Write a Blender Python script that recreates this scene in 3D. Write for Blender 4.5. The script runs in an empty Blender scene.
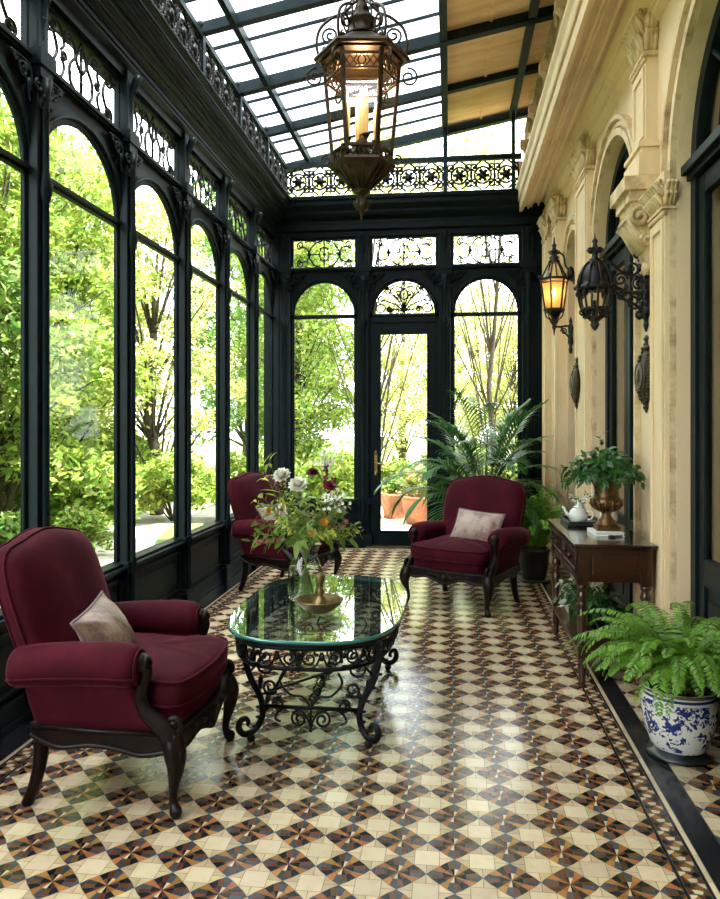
import bpy, math, random
import numpy as np
from mathutils import Vector, Matrix, Euler
SC = bpy.context.scene
COL = SC.collection
PI = math.pi
rnd = random.Random(7)
sin, cos = math.sin, math.cos

# ------------------------------------------------------------------ mesh helpers
class MB:
    """collects geometry; build() links it as ONE mesh object"""
    def __init__(s): s.v = []; s.f = []; s.m = []; s.sm = []
    def add(s, vs, fs, m=0, smooth=False):
        b = len(s.v); s.v.extend([tuple(p) for p in vs])
        for f in fs:
            s.f.append(tuple(b+i for i in f)); s.m.append(m); s.sm.append(smooth)
        return s
    def box(s, x0, x1, y0, y1, z0, z1, m=0, M=None):
        vs = [(x, y, z) for z in (z0, z1) for y in (y0, y1) for x in (x0, x1)]
        if M is not None: vs = [M @ Vector(p) for p in vs]
        return s.add(vs, [(0,2,3,1),(4,5,7,6),(0,1,5,4),(2,6,7,3),(0,4,6,2),(1,3,7,5)], m)
    def bar(s, a, b, w, h, m=0, up=(0,0,1)):
        a, b = Vector(a), Vector(b); t = (b-a).normalized(); u = Vector(up)
        r = t.cross(u).normalized(); u = r.cross(t)
        vs = []
        for p in (a, b):
            for i, j in ((-1,-1),(1,-1),(1,1),(-1,1)): vs.append(p + r*(i*w/2) + u*(j*h/2))
        return s.add(vs, [(0,1,2,3),(7,6,5,4),(0,4,5,1),(1,5,6,2),(2,6,7,3),(3,7,4,0)], m)
    def tube(s, pts, r, n=6, m=0, closed=False, smooth=True, flat=1.0):
        P = [Vector(p) for p in pts]; k = len(P)
        R = r if isinstance(r, (list, tuple)) else [r]*k
        T = []
        for i in range(k):
            a = P[(i-1) % k] if (closed or i > 0) else P[i]
            b = P[(i+1) % k] if (closed or i < k-1) else P[i]
            d = b-a
            T.append(d.normalized() if d.length > 1e-9 else Vector((0,0,1)))
        up = Vector((0,0,1)) if abs(T[0].z) < .9 else Vector((1,0,0))
        u = (up - T[0]*up.dot(T[0])).normalized()
        vs = []; fs = []
        for i in range(k):
            u = u - T[i]*u.dot(T[i])
            u = u.normalized() if u.length > 1e-6 else T[i].orthogonal().normalized()
            w = T[i].cross(u)
            for j in range(n):
                a = 2*PI*(j+.5)/n
                vs.append(P[i] + u*(cos(a)*R[i]) + w*(sin(a)*R[i]*flat))
        for i in range(k if closed else k-1):
            a, b = i*n, ((i+1) % k)*n
            for j in range(n):
                j2 = (j+1) % n; fs.append((a+j, a+j2, b+j2, b+j))
        if not closed:
            fs.append(tuple(range(n-1, -1, -1))); fs.append(tuple((k-1)*n+j for j in range(n)))
        return s.add(vs, fs, m, smooth)
    def lathe(s, prof, n=20, c=(0,0,0), m=0, M=None, smooth=True, ph=0.0):
        vs = []; fs = []
        for r, z in prof:
            for j in range(n):
                a = 2*PI*j/n + ph; vs.append((c[0]+r*cos(a), c[1]+r*sin(a), c[2]+z))
        k = len(prof)
        for i in range(k-1):
            for j in range(n):
                j2 = (j+1) % n; fs.append((i*n+j, i*n+j2, (i+1)*n+j2, (i+1)*n+j))
        if prof[0][0] > 1e-5: fs.append(tuple(range(n-1, -1, -1)))
        if prof[-1][0] > 1e-5: fs.append(tuple((k-1)*n+j for j in range(n)))
        if M is not None: vs = [M @ Vector(p) for p in vs]
        return s.add(vs, fs, m, smooth)
    def ball(s, c, r, n=10, m=0, sc=(1,1,1)):
        k = max(4, n//2)
        vs = []; fs = []
        for i in range(k+1):
            t = PI*i/k
            for j in range(n):
                a = 2*PI*j/n
                vs.append((c[0]+r*sc[0]*sin(t)*cos(a), c[1]+r*sc[1]*sin(t)*sin(a), c[2]+r*sc[2]*cos(t)))
        for i in range(k):
            for j in range(n):
                j2 = (j+1) % n; fs.append((i*n+j, (i+1)*n+j, (i+1)*n+j2, i*n+j2))
        return s.add(vs, fs, m, True)
    def prism(s, poly, fn, d0, d1, m=0, smooth=False):
        """poly: 2-D points, extruded between depths d0 and d1; fn(u, v, d) -> 3-D"""
        n = len(poly)
        vs = [fn(u, v, d0) for u, v in poly] + [fn(u, v, d1) for u, v in poly]
        fs = [tuple(range(n-1, -1, -1)), tuple(range(n, 2*n))]
        s.add(vs, fs, m)
        return s.add(vs, [(i, (i+1) % n, n+(i+1) % n, n+i) for i in range(n)], m, smooth)
    def rings(s, rs, m=0, smooth=True, cap0=True, cap1=True):
        n = len(rs[0]); vs = [p for r in rs for p in r]; fs = []
        for i in range(len(rs)-1):
            for j in range(n):
                j2 = (j+1) % n; fs.append((i*n+j, i*n+j2, (i+1)*n+j2, (i+1)*n+j))
        if cap0: fs.append(tuple(range(n-1, -1, -1)))
        if cap1: fs.append(tuple((len(rs)-1)*n+j for j in range(n)))
        return s.add(vs, fs, m, smooth)
    def profile(s, prof, a, b, m=0, smooth=False, closed=False):
        """2-D profile swept in a straight line: prof points are 3-D at a=0; a,b: offset vectors"""
        a, b = Vector(a), Vector(b); n = len(prof)
        vs = [Vector(p)+a for p in prof] + [Vector(p)+b for p in prof]
        fs = [(i, (i+1) % n, n+(i+1) % n, n+i) for i in range(n if closed else n-1)]
        if closed: fs += [tuple(range(n-1, -1, -1)), tuple(range(n, 2*n))]
        return s.add(vs, fs, m, smooth)
    def build(s, name, mat, parent=None, bevel=0, loc=None, rot=None, fix=True):
        me = bpy.data.meshes.new(name)
        me.from_pydata(s.v, [], s.f)
        for mm in (mat if isinstance(mat, (list, tuple)) else [mat]): me.materials.append(mm)
        me.polygons.foreach_set('material_index', s.m)
        me.polygons.foreach_set('use_smooth', s.sm)
        me.update()
        if fix:
            import bmesh
            b = bmesh.new(); b.from_mesh(me); bmesh.ops.recalc_face_normals(b, faces=b.faces); b.to_mesh(me); b.free()
        o = bpy.data.objects.new(name, me); COL.objects.link(o)
        if parent is not None: o.parent = parent
        if loc is not None: o.location = loc
        if rot is not None: o.rotation_euler = rot
        if bevel:
            md = o.modifiers.new('edge', 'BEVEL'); md.width = bevel; md.segments = 2; md.limit_method = 'ANGLE'
            md.angle_limit = math.radians(40)
        return o

def tag(o, label=None, cat=None, group=None, kind=None):
    if label: o['label'] = label
    if cat: o['category'] = cat
    if group: o['group'] = group
    if kind: o['kind'] = kind
    return o
def thing(name, label, cat, loc=(0,0,0), rz=0, group=None, kind=None):
    o = bpy.data.objects.new(name, None); COL.objects.link(o)
    o.location = loc; o.rotation_euler = (0, 0, rz); o.empty_display_size = .1
    return tag(o, label, cat, group, kind)
def dup(o, loc=None, rz=None, label=None, parent=None, top=True):
    c = o.copy(); COL.objects.link(c)
    if not top: c.parent = parent
    if loc is not None: c.location = loc
    if rz is not None: c.rotation_euler = (0, 0, rz) if not isinstance(rz, tuple) else rz
    if label: c['label'] = label
    for ch in list(o.children): dup(ch, parent=c, top=False)
    return c

def spiral(cx, cy, r0, r1, a0, turns, n=None):
    n = n or max(8, int(abs(turns)*14))
    return [(cx+(r0+(r1-r0)*i/n)*cos(a0+2*PI*turns*i/n), cy+(r0+(r1-r0)*i/n)*sin(a0+2*PI*turns*i/n)) for i in range(n+1)]
def crom(P, k=6, closed=False):
    P = [tuple(p) for p in P]; n = len(P); out = []
    g = (lambda i: P[i % n]) if closed else (lambda i: P[max(0, min(n-1, i))])
    for i in range(n if closed else n-1):
        a, b, c, d = g(i-1), g(i), g(i+1), g(i+2)
        for j in range(k):
            t = j/k
            out.append(tuple(.5*((2*b[q])+(-a[q]+c[q])*t+(2*a[q]-5*b[q]+4*c[q]-d[q])*t*t+(-a[q]+3*b[q]-3*c[q]+d[q])*t**3) for q in range(len(b))))
    if not closed: out.append(P[-1])
    return out
def sscroll(a, b, r, s=1, n=10):
    """an S/C scroll between two 2-D points with a spiral curl of radius r at each end; s=+1 C-scroll, -1 S-scroll"""
    a, b = Vector(a), Vector(b); d = (b-a).normalized(); nrm = Vector((-d.y, d.x))
    ang = math.atan2(d.y, d.x)
    def curl(p, sg, base, side):
        c = p + nrm*side*r
        return [(c.x+rr*cos(t), c.y+rr*sin(t)) for rr, t in [(r*(1-.72*i/n), base+sg*2*PI*1.25*i/n) for i in range(n+1)]]
    e = curl(b, 1, ang-PI/2, 1)
    st = curl(a, -1, ang-PI/2, 1) if s > 0 else curl(a, 1, ang+PI/2, -1) 
    if s <= 0:
        c = a - nrm*r
        st = [(c.x+rr*cos(t), c.y+rr*sin(t)) for rr, t in [(r*(1-.72*i/n), ang+PI/2+2*PI*1.25*i/n) for i in range(n+1)]]
    return list(reversed(st)) + e

# ------------------------------------------------------------------ materials
def mat(name, col, rough=.5, metal=0, spec=.5, noise=None, bump=None, sheen=0, coat=0, emit=None, island=0, sub=0, trans=0):
    m = bpy.data.materials.new(name); m.use_nodes = True
    nt = m.node_tree; N = nt.nodes; L = nt.links; p = N['Principled BSDF']
    p.inputs['Base Color'].default_value = (*col, 1); p.inputs['Roughness'].default_value = rough
    p.inputs['Metallic'].default_value = metal; p.inputs['Specular IOR Level'].default_value = spec
    if sheen:
        p.inputs['Sheen Weight'].default_value = sheen[0]; p.inputs['Sheen Tint'].default_value = (*sheen[1], 1)
        p.inputs['Sheen Roughness'].default_value = sheen[2]
    if coat: p.inputs['Coat Weight'].default_value = coat; p.inputs['Coat Roughness'].default_value = .12
    if emit: p.inputs['Emission Color'].default_value = (*emit[0], 1); p.inputs['Emission Strength'].default_value = emit[1]
    tc = N.new('ShaderNodeTexCoord')
    src = None
    if noise:                                    # (scale, colour2, contrast lo, hi, stretch)
        sc, c2, lo, hi = noise[:4]
        mp = N.new('ShaderNodeMapping'); L.new(tc.outputs['Object'], mp.inputs['Vector'])
        mp.inputs['Scale'].default_value = noise[4] if len(noise) > 4 else (1,1,1)
        nz = N.new('ShaderNodeTexNoise'); nz.inputs['Scale'].default_value = sc; nz.inputs['Detail'].default_value = 6
        nz.inputs['Roughness'].default_value = .62
        L.new(mp.outputs[0], nz.inputs['Vector'])
        rp = N.new('ShaderNodeMapRange'); rp.inputs['From Min'].default_value = lo; rp.inputs['From Max'].default_value = hi
        L.new(nz.outputs['Fac'], rp.inputs['Value'])
        mx = N.new('ShaderNodeMix'); mx.data_type = 'RGBA'
        mx.inputs['A'].default_value = (*col, 1); mx.inputs['B'].default_value = (*c2, 1)
        L.new(rp.outputs[0], mx.inputs['Factor']); src = mx.outputs['Result']
    if island:
        ge = N.new('ShaderNodeNewGeometry'); hs = N.new('ShaderNodeHueSaturation')
        mr = N.new('ShaderNodeMapRange'); mr.inputs['To Min'].default_value = 1-island; mr.inputs['To Max'].default_value = 1+island
        L.new(ge.outputs['Random Per Island'], mr.inputs['Value']); L.new(mr.outputs[0], hs.inputs['Value'])
        m2 = N.new('ShaderNodeMapRange'); m2.inputs['To Min'].default_value = .5-island*.07; m2.inputs['To Max'].default_value = .5+island*.07
        ml = N.new('ShaderNodeMath'); ml.operation = 'FRACT'; mm = N.new('ShaderNodeMath'); mm.operation = 'MULTIPLY'; mm.inputs[1].default_value = 7.31
        L.new(ge.outputs['Random Per Island'], mm.inputs[0]); L.new(mm.outputs[0], ml.inputs[0]); L.new(ml.outputs[0], m2.inputs['Value'])
        L.new(m2.outputs[0], hs.inputs['Hue'])
        if src: L.new(src, hs.inputs['Color'])
        else: hs.inputs['Color'].default_value = (*col, 1)
        src = hs.outputs['Color']
    if src: L.new(src, p.inputs['Base Color'])
    if bump:
        nb = N.new('ShaderNodeTexNoise'); nb.inputs['Scale'].default_value = bump[0]; nb.inputs['Detail'].default_value = 5
        L.new(tc.outputs['Object'], nb.inputs['Vector'])
        bp = N.new('ShaderNodeBump'); bp.inputs['Strength'].default_value = bump[1]; bp.inputs['Distance'].default_value = bump[2] if len(bump) > 2 else .01
        L.new(nb.outputs['Fac'], bp.inputs['Height']); L.new(bp.outputs[0], p.inputs['Normal'])
    if trans:                                    # thin leaf: light passes through
        tr = N.new('ShaderNodeBsdfTranslucent'); ad = N.new('ShaderNodeMixShader'); ad.inputs[0].default_value = trans
        if src: L.new(src, tr.inputs['Color'])
        else: tr.inputs['Color'].default_value = (*col, 1)
        L.new(p.outputs[0], ad.inputs[1]); L.new(tr.outputs[0], ad.inputs[2]); L.new(ad.outputs[0], N['Material Output'].inputs['Surface'])
    return m
def glass(name, tint=(1,1,1), ior=1.45, gain=1.0, rough=0.0, scatter=0, dcol=(.9,.93,.92)):
    """a thin pane: clear (tinted) transmission plus Fresnel reflection"""
    m = bpy.data.materials.new(name); m.use_nodes = True
    nt = m.node_tree; N = nt.nodes; L = nt.links; N.remove(N['Principled BSDF'])
    fr = N.new('ShaderNodeFresnel'); gm = N.new('ShaderNodeNewGeometry'); mr = N.new('ShaderNodeMapRange')   # same reflection seen from either side of the sheet
    mr.inputs['To Min'].default_value = ior; mr.inputs['To Max'].default_value = 1/ior
    L.new(gm.outputs['Backfacing'], mr.inputs['Value']); L.new(mr.outputs[0], fr.inputs['IOR'])
    mu = N.new('ShaderNodeMath'); mu.operation = 'MULTIPLY'; mu.inputs[1].default_value = gain; mu.use_clamp = True
    L.new(fr.outputs[0], mu.inputs[0])
    t = N.new('ShaderNodeBsdfTransparent'); t.inputs[0].default_value = (*tint, 1)
    g = N.new('ShaderNodeBsdfGlossy'); g.inputs['Roughness'].default_value = rough
    mx = N.new('ShaderNodeMixShader')
    L.new(mu.outputs[0], mx.inputs[0]); L.new(t.outputs[0], mx.inputs[1]); L.new(g.outputs[0], mx.inputs[2])
    last = mx
    if scatter:  # translucent share: dirt on the roof panes, amber body in the lit lantern
        d = N.new('ShaderNodeBsdfTranslucent'); d.inputs[0].default_value = (*dcol,1)
        m3 = N.new('ShaderNodeMixShader'); m3.inputs[0].default_value = scatter
        L.new(mx.outputs[0], m3.inputs[1]); L.new(d.outputs[0], m3.inputs[2]); last = m3
    L.new(last.outputs[0], N['Material Output'].inputs['Surface'])
    return m

IRON = mat('green_black_paint', (.004,.0085,.010), .40, spec=.09, noise=(9,(.007,.014,.016),.35,.75), bump=(60,.12,.004))
IRON2 = mat('roof_iron_paint', (.007,.015,.019), .46, spec=.14, noise=(7,(.016,.03,.035),.35,.75))
WROUGHT = mat('wrought_iron', (.004,.004,.005), .42, spec=.2, bump=(90,.2,.003))
GILT = mat('bronze_gilt', (.20,.105,.04), .38, metal=.75, noise=(16,(.05,.026,.012),.38,.68), bump=(60,.25,.003))
BRONZE = mat('aged_bronze', (.07,.042,.022), .42, metal=.75, noise=(22,(.025,.016,.011),.35,.7), bump=(70,.25,.003))
LANT = mat('lantern_black_metal', (.013,.012,.012), .42, metal=.4, bump=(80,.25,.003))
BRASS = mat('brass', (.45,.28,.10), .35, metal=1, noise=(20,(.22,.13,.05),.4,.7))
OLDBRASS = mat('old_brass', (.30,.20,.09), .38, metal=.8, noise=(18,(.11,.08,.04),.35,.7), bump=(50,.2,.003))
PANE = glass('window_glass', (.985,1,.99), 1.45, .15)
ROOFPANE = glass('roof_glass', (.50,.56,.58), 1.45, 1.0, scatter=.06)  # grey tint added to weaken the skylight from above
LAMPGLASS = glass('lantern_glass', (.97,.91,.80), 1.45, 1.2)  # amber tint puts the lantern's warm reflections into the glass colour
AMBER = glass('lit_lantern_glass', (1,.80,.48), 1.45, 1.2, scatter=.30, dcol=(1,.68,.30))
TABLEGLASS = glass('table_glass', (.78,.92,.88), 1.9, 1.6)
TABLEEDGE = mat('table_glass_edge', (.02,.16,.13), .08, spec=.8, coat=.5)
VASEGLASS = glass('vase_glass', (.95,.98,.96), 1.45, 2.6)
WATER = glass('water', (.93,.97,.93), 1.33, 1.0)
STONE = mat('cream_stone', (.76,.565,.345), .62, noise=(2.8,(.50,.345,.19),.50,.82,(1,1,.45)), bump=(14,.16,.02))
STONE2 = mat('cream_stone_carved', (.73,.54,.32), .7, noise=(9,(.34,.22,.105),.45,.72), bump=(40,.22,.012))
ROUGHSTONE = mat('upper_wall_stone', (.62,.42,.24), .85, noise=(5,(.34,.21,.11),.42,.72), bump=(18,.6,.03))
BOARD = mat('ceiling_boards', (.90,.60,.31), .8, noise=(2.2,(.66,.37,.16),.42,.78,(1,5,1)), bump=(25,.25,.01))
VELVET = mat('burgundy_velvet', (.040,.0022,.0065), .8, spec=.1, noise=(6,(.075,.0045,.012),.45,.75), sheen=(.22,(.80,.20,.30),.30), bump=(240,.1,.002))
DARKWOOD = mat('carved_dark_wood', (.006,.003,.0022), .42, spec=.16, noise=(18,(.014,.006,.004),.4,.7,(1,1,.3)), coat=.1, bump=(60,.15,.003))
MAHOG = mat('mahogany', (.048,.011,.005), .28, noise=(9,(.014,.0045,.003),.38,.7,(1,.18,1)), coat=.45)
MAHOGTOP = mat('mahogany_top', (.022,.008,.005), .14, noise=(9,(.016,.006,.004),.38,.7,(1,.18,1)), coat=.6)
SILK = mat('embroidered_silk', (.42,.30,.26), .42, noise=(11,(.25,.13,.11),.48,.62), sheen=(.3,(1,.9,.85),.3), bump=(30,.25,.01))
SILKDARK = mat('embroidered_bronze_silk', (.27,.17,.125), .40, noise=(12,(.12,.06,.045),.45,.62), sheen=(.2,(1,.9,.8),.3), bump=(26,.35,.012))
PIPING = mat('silk_piping', (.16,.11,.10), .5)
T_CREAM = mat('tile_cream', (.60,.475,.315), .17, island=.13, noise=(14,(.52,.38,.23),.45,.8), bump=(5,.05,.01))
T_TAN = mat('tile_buff', (.54,.405,.245), .19, island=.2, noise=(14,(.42,.29,.16),.45,.8))
T_OCHRE = mat('tile_ochre', (.33,.14,.04), .2, island=.28)
T_BROWN = mat('tile_red_brown', (.12,.042,.018), .2, island=.3)
T_SLATE = mat('tile_slate', (.055,.056,.066), .18, island=.3, noise=(18,(.09,.085,.09),.5,.8))
T_BLACK = mat('tile_black', (.014,.014,.017), .16, island=.25)
GROUT = mat('grout', (.045,.035,.028), .55)
LEAF_F = mat('fern_leaf', (.15,.31,.025), .45, island=.3, trans=.35)
LEAF_L = mat('light_fern_leaf', (.20,.42,.05), .45, island=.3, trans=.4)
LEAF_P = mat('palm_leaf', (.055,.18,.03), .35, island=.3, trans=.25)
LEAF_D = mat('dark_gloss_leaf', (.03,.10,.02), .3, island=.35, trans=.2)
LEAF_B = mat('bouquet_leaf', (.13,.22,.028), .45, island=.4, trans=.3)
LEAF_Y = mat('bouquet_leaf_yellow_green', (.42,.48,.06), .45, island=.35, trans=.4)
STEM = mat('green_stem', (.13,.19,.045), .5)
TWIG = mat('brown_twig', (.06,.035,.02), .7)
SOIL = mat('soil', (.02,.013,.008), .95, bump=(60,.8,.02))
WHITE_P = mat('white_petals', (.80,.76,.66), .6, trans=.25)
WINE_P = mat('wine_petals', (.20,.012,.05), .6, trans=.25, island=.3)
ORANGE_P = mat('orange_petals', (.72,.28,.02), .6, trans=.25)
PINK_P = mat('pink_petals', (.55,.17,.20), .6, trans=.25)
PORCELAIN = mat('white_porcelain', (.72,.70,.64), .22, coat=.4)
PAPER = mat('white_paper', (.76,.74,.70), .7)
BLACKPOT = mat('black_glaze', (.012,.014,.015), .3, coat=.3)
BARK = mat('bark', (.075,.055,.04), .9, noise=(12,(.03,.024,.018),.4,.7,(1,1,.3)), bump=(25,.6,.03))
TREE_A = mat('sunlit_leaf', (.27,.37,.065), .55, island=.5, trans=.42)
TREE_B = mat('mid_green_leaf', (.15,.25,.045), .55, island=.5, trans=.4)
TREE_C = mat('pale_yellow_leaf', (.52,.54,.20), .55, island=.4, trans=.5)  # pale tone puts the bright garden haze into the leaf colour
GRASS = mat('lawn', (.10,.19,.03), .9, noise=(4,(.24,.32,.07),.4,.65), bump=(60,.6,.03))
PAVE = mat('pale_paving', (.62,.56,.47), .8, noise=(5,(.42,.38,.31),.45,.75))
TERRA = mat('terracotta', (.36,.13,.06), .75, noise=(10,(.46,.22,.12),.45,.7))
GREYSTONE = mat('grey_garden_stone', (.34,.31,.26), .85, noise=(8,(.2,.19,.15),.4,.7), bump=(30,.4,.02))
WAX = mat('candle_wax', (.80,.66,.42), .5, emit=((1,.6,.22),.25))  # faint emission paints flame light into the wax itself
FLAME = mat('flame', (1,.6,.2), .5, emit=((1,.55,.18),30))
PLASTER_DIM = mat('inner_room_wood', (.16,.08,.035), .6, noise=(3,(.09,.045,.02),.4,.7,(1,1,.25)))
def blue_white():
    m = mat('blue_white_porcelain', (.74,.74,.70), .18, coat=.5); nt = m.node_tree; N = nt.nodes; L = nt.links; p = N['Principled BSDF']
    tc = N.new('ShaderNodeTexCoord')
    def noise(sc, det, dist=0):
        n = N.new('ShaderNodeTexNoise'); n.inputs['Scale'].default_value = sc; n.inputs['Detail'].default_value = det
        n.inputs['Distortion'].default_value = dist; L.new(tc.outputs['Object'], n.inputs['Vector']); return n.outputs['Fac']
    def rng(x, a, b):
        r = N.new('ShaderNodeMapRange'); r.inputs['From Min'].default_value = a; r.inputs['From Max'].default_value = b; L.new(x, r.inputs['Value']); return r.outputs[0]
    def mul(a, b, op='MULTIPLY'):
        q = N.new('ShaderNodeMath'); q.operation = op; q.use_clamp = True; L.new(a, q.inputs[0]); L.new(b, q.inputs[1]); return q.outputs[0]
    vo = N.new('ShaderNodeTexVoronoi'); vo.inputs['Scale'].default_value = 10.5; vo.inputs['Randomness'].default_value = .8
    wb = N.new('ShaderNodeTexNoise'); wb.inputs['Scale'].default_value = 26; wb.inputs['Detail'].default_value = 2; L.new(tc.outputs['Object'], wb.inputs['Vector'])
    wm = N.new('ShaderNodeMix'); wm.data_type = 'VECTOR'; wm.inputs['Factor'].default_value = .16; L.new(tc.outputs['Object'], wm.inputs['A']); L.new(wb.outputs['Color'], wm.inputs['B'])
    L.new(wm.outputs['Result'], vo.inputs['Vector'])
    big = rng(vo.outputs['Distance'], .47, .43); fine = rng(noise(40, 2.0, 1.5), .40, .46)
    dots = rng(noise(30, 1.5, .8), .60, .62)
    # rim bands follow the pot's own height
    sx = N.new('ShaderNodeSeparateXYZ'); L.new(tc.outputs['Object'], sx.inputs[0])
    def band(z, w):
        s = N.new('ShaderNodeMath'); s.operation = 'SUBTRACT'; L.new(sx.outputs['Z'], s.inputs[0]); s.inputs[1].default_value = z
        a = N.new('ShaderNodeMath'); a.operation = 'ABSOLUTE'; L.new(s.outputs[0], a.inputs[0])
        c = N.new('ShaderNodeMath'); c.operation = 'LESS_THAN'; L.new(a.outputs[0], c.inputs[0]); c.inputs[1].default_value = w; return c.outputs[0]
    body = N.new('ShaderNodeMath'); body.operation = 'LESS_THAN'; L.new(sx.outputs['Z'], body.inputs[0]); body.inputs[1].default_value = .268
    body2 = N.new('ShaderNodeMath'); body2.operation = 'GREATER_THAN'; L.new(sx.outputs['Z'], body2.inputs[0]); body2.inputs[1].default_value = .05
    f = mul(mul(big, fine), mul(body.outputs[0], body2.outputs[0])); f = mul(f, mul(dots, body.outputs[0]), 'MAXIMUM')
    for z, w in ((.285,.006),(.305,.003),(.037,.004)): f = mul(f, band(z, w), 'MAXIMUM')
    mx = N.new('ShaderNodeMix'); mx.data_type = 'RGBA'; mx.inputs['A'].default_value = (.72,.72,.68,1); mx.inputs['B'].default_value = (.012,.03,.16,1)
    L.new(f, mx.inputs['Factor']); L.new(mx.outputs['Result'], p.inputs['Base Color'])
    return m
BLUEWHITE = blue_white()
# ------------------------------------------------------------------ camera, light, view
XL, YB, XR = -2.2, 9.05, 1.22           # window wall, back wall, stone wall
YF = -1.70                              # the end of the room behind the camera
PITCH = 1.07
COLY = [3.65+PITCH*k for k in range(-5, 6)]      # iron columns; the last one is the back corner
cam = bpy.data.cameras.new('camera'); co = bpy.data.objects.new('camera', cam); COL.objects.link(co)
co.location = (0, 0, 1.5); co.rotation_euler = (PI/2, 0, math.atan2(90, 740))
cam.sensor_fit = 'VERTICAL'; cam.sensor_height = 24; cam.lens = 24*740/899
cam.shift_y = -25.5/899; cam.clip_start = .05; cam.clip_end = 200
SC.camera = co
SC.view_settings.view_transform = 'Standard'; SC.view_settings.look = 'None'; SC.view_settings.gamma = 1
SC.view_settings.exposure = 1.12
w = bpy.data.worlds.new('sky'); SC.world = w; w.use_nodes = True
w.node_tree.nodes['Background'].inputs[0].default_value = (.90, .96, 1, 1); w.node_tree.nodes['Background'].inputs[1].default_value = 4.0
sun = bpy.data.lights.new('sun', 'SUN'); so = bpy.data.objects.new('sun', sun); COL.objects.link(so)
sun.energy = 11; sun.angle = math.radians(1.2); sun.color = (1, .95, .84)
so.rotation_euler = Vector((-.455, .10, -.885)).to_track_quat('-Z', 'Y').to_euler(); so.location = (8, 0, 16)

# ------------------------------------------------------------------ floor: encaustic tile mosaic
def clip(poly, ax, lim, keep_less):
    out = []
    for i in range(len(poly)):
        a, b = poly[i], poly[(i+1) % len(poly)]
        ia, ib = ((p[ax] <= lim) if keep_less else (p[ax] >= lim) for p in (a, b))
        if ia: out.append(a)
        if ia != ib:
            t = (lim-a[ax])/(b[ax]-a[ax]); out.append((a[0]+(b[0]-a[0])*t, a[1]+(b[1]-a[1])*t))
    return out
def star_cell():
    """polygons of one pattern unit, star in the middle, cream squares at its corners: (points, tile colour)"""
    P = []
    for q in range(4):
        R = lambda x, y, q=q: [(x, y), (-y, x), (-x, -y), (y, -x)][q]
        P.append(([R(.5,0), R(.5,.272), R(.272,.272), R(.265,.265), R(.40,.13)], 1)); P.append(([R(0,.5), R(.13,.40), R(.265,.265), R(.272,.272), R(.272,.5)], 1))
        P.append(([R(.5,0), R(.40,.13), R(.40,-.13)], 4))
        P.append(([R(.40,.13), R(.265,.265), R(.14,.14), R(.20,.08)], 5)); P.append(([R(.265,.265), R(.13,.40), R(.08,.20), R(.14,.14)], 2))
        P.append(([R(.40,.13), R(.20,.08), R(.21,0), R(.40,0)], 3)); P.append(([R(.40,0), R(.21,0), R(.20,-.08), R(.40,-.13)], 4))
        P.append(([R(.20,.08), R(.14,.14), R(0,0)], 3)); P.append(([R(.14,.14), R(.08,.20), R(0,0)], 2))
        P.append(([R(.21,0), R(.20,.08), R(0,0)], 5)); P.append(([R(.20,-.08), R(.21,0), R(0,0)], 0 if q % 2 else 5))
    P.append(([(.272,.272),(.728,.272),(.728,.728),(.272,.728)], 0))
    return P
CELL = star_cell()
def mosaic(mb, x0, x1, y0, y1, ox, oy, s, z, gap):
    for i in range(math.floor((x0-ox)/s-.5), math.ceil((x1-ox)/s+.5)+1):
        for j in range(math.floor((y0-oy)/s-.5), math.ceil((y1-oy)/s+.5)+1):
            cx, cy = ox+i*s, oy+j*s
            for pts, m in CELL:
                p = [(cx+u*s, cy+v*s) for u, v in pts]
                if min(a for a, b in p) < x0 or max(a for a, b in p) > x1 or min(b for a, b in p) < y0 or max(b for a, b in p) > y1:
                    for ax, lim, kl in ((0,x0,False),(0,x1,True),(1,y0,False),(1,y1,True)):
                        if len(p) >= 3: p = clip(p, ax, lim, kl)
                    if len(p) < 3: continue
                if abs(sum(p[k-1][0]*p[k][1]-p[k][0]*p[k-1][1] for k in range(len(p)))) < 4e-5: continue
                gx, gy = sum(a for a, b in p)/len(p), sum(b for a, b in p)/len(p)
                q = []
                for a, b in p:
                    d = math.hypot(a-gx, b-gy) or 1
                    k = max(.55, 1-gap/d); q.append((gx+(a-gx)*k, gy+(b-gy)*k, z))
                mb.add(q, [tuple(range(len(q)))], m)
TILES = [T_CREAM, T_TAN, T_OCHRE, T_BROWN, T_SLATE, T_BLACK, GROUT]
fl = MB()
fl.add([(XL-.1,YF,-.002),(XR+.35,YF,-.002),(XR+.35,YB+.1,-.002),(XL-.1,YB+.1,-.002)], [(0,1,2,3)], 6)
FX0, FX1 = -1.872, .745; Y1 = YB-.30
mosaic(fl, FX0, FX1, YF+.02, Y1, .763, 2.662, .187, 0, .0014)
def strip_tiles(x0, x1, y0, y1, m, ln, along='y'):
    k = max(1, round(((y1-y0) if along == 'y' else (x1-x0))/ln))
    for i in range(k):
        if along == 'y':
            a, b = y0+(y1-y0)*i/k+.0008, y0+(y1-y0)*(i+1)/k-.0008
            fl.add([(x0+.0008,a,0),(x1-.0008,a,0),(x1-.0008,b,0),(x0+.0008,b,0)], [(0,1,2,3)], m)
        else:
            a, b = x0+(x1-x0)*i/k+.0008, x0+(x1-x0)*(i+1)/k-.0008
            fl.add([(a,y0+.0008,0),(b,y0+.0008,0),(b,y1-.0008,0),(a,y1-.0008,0)], [(0,1,2,3)], m)
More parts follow.
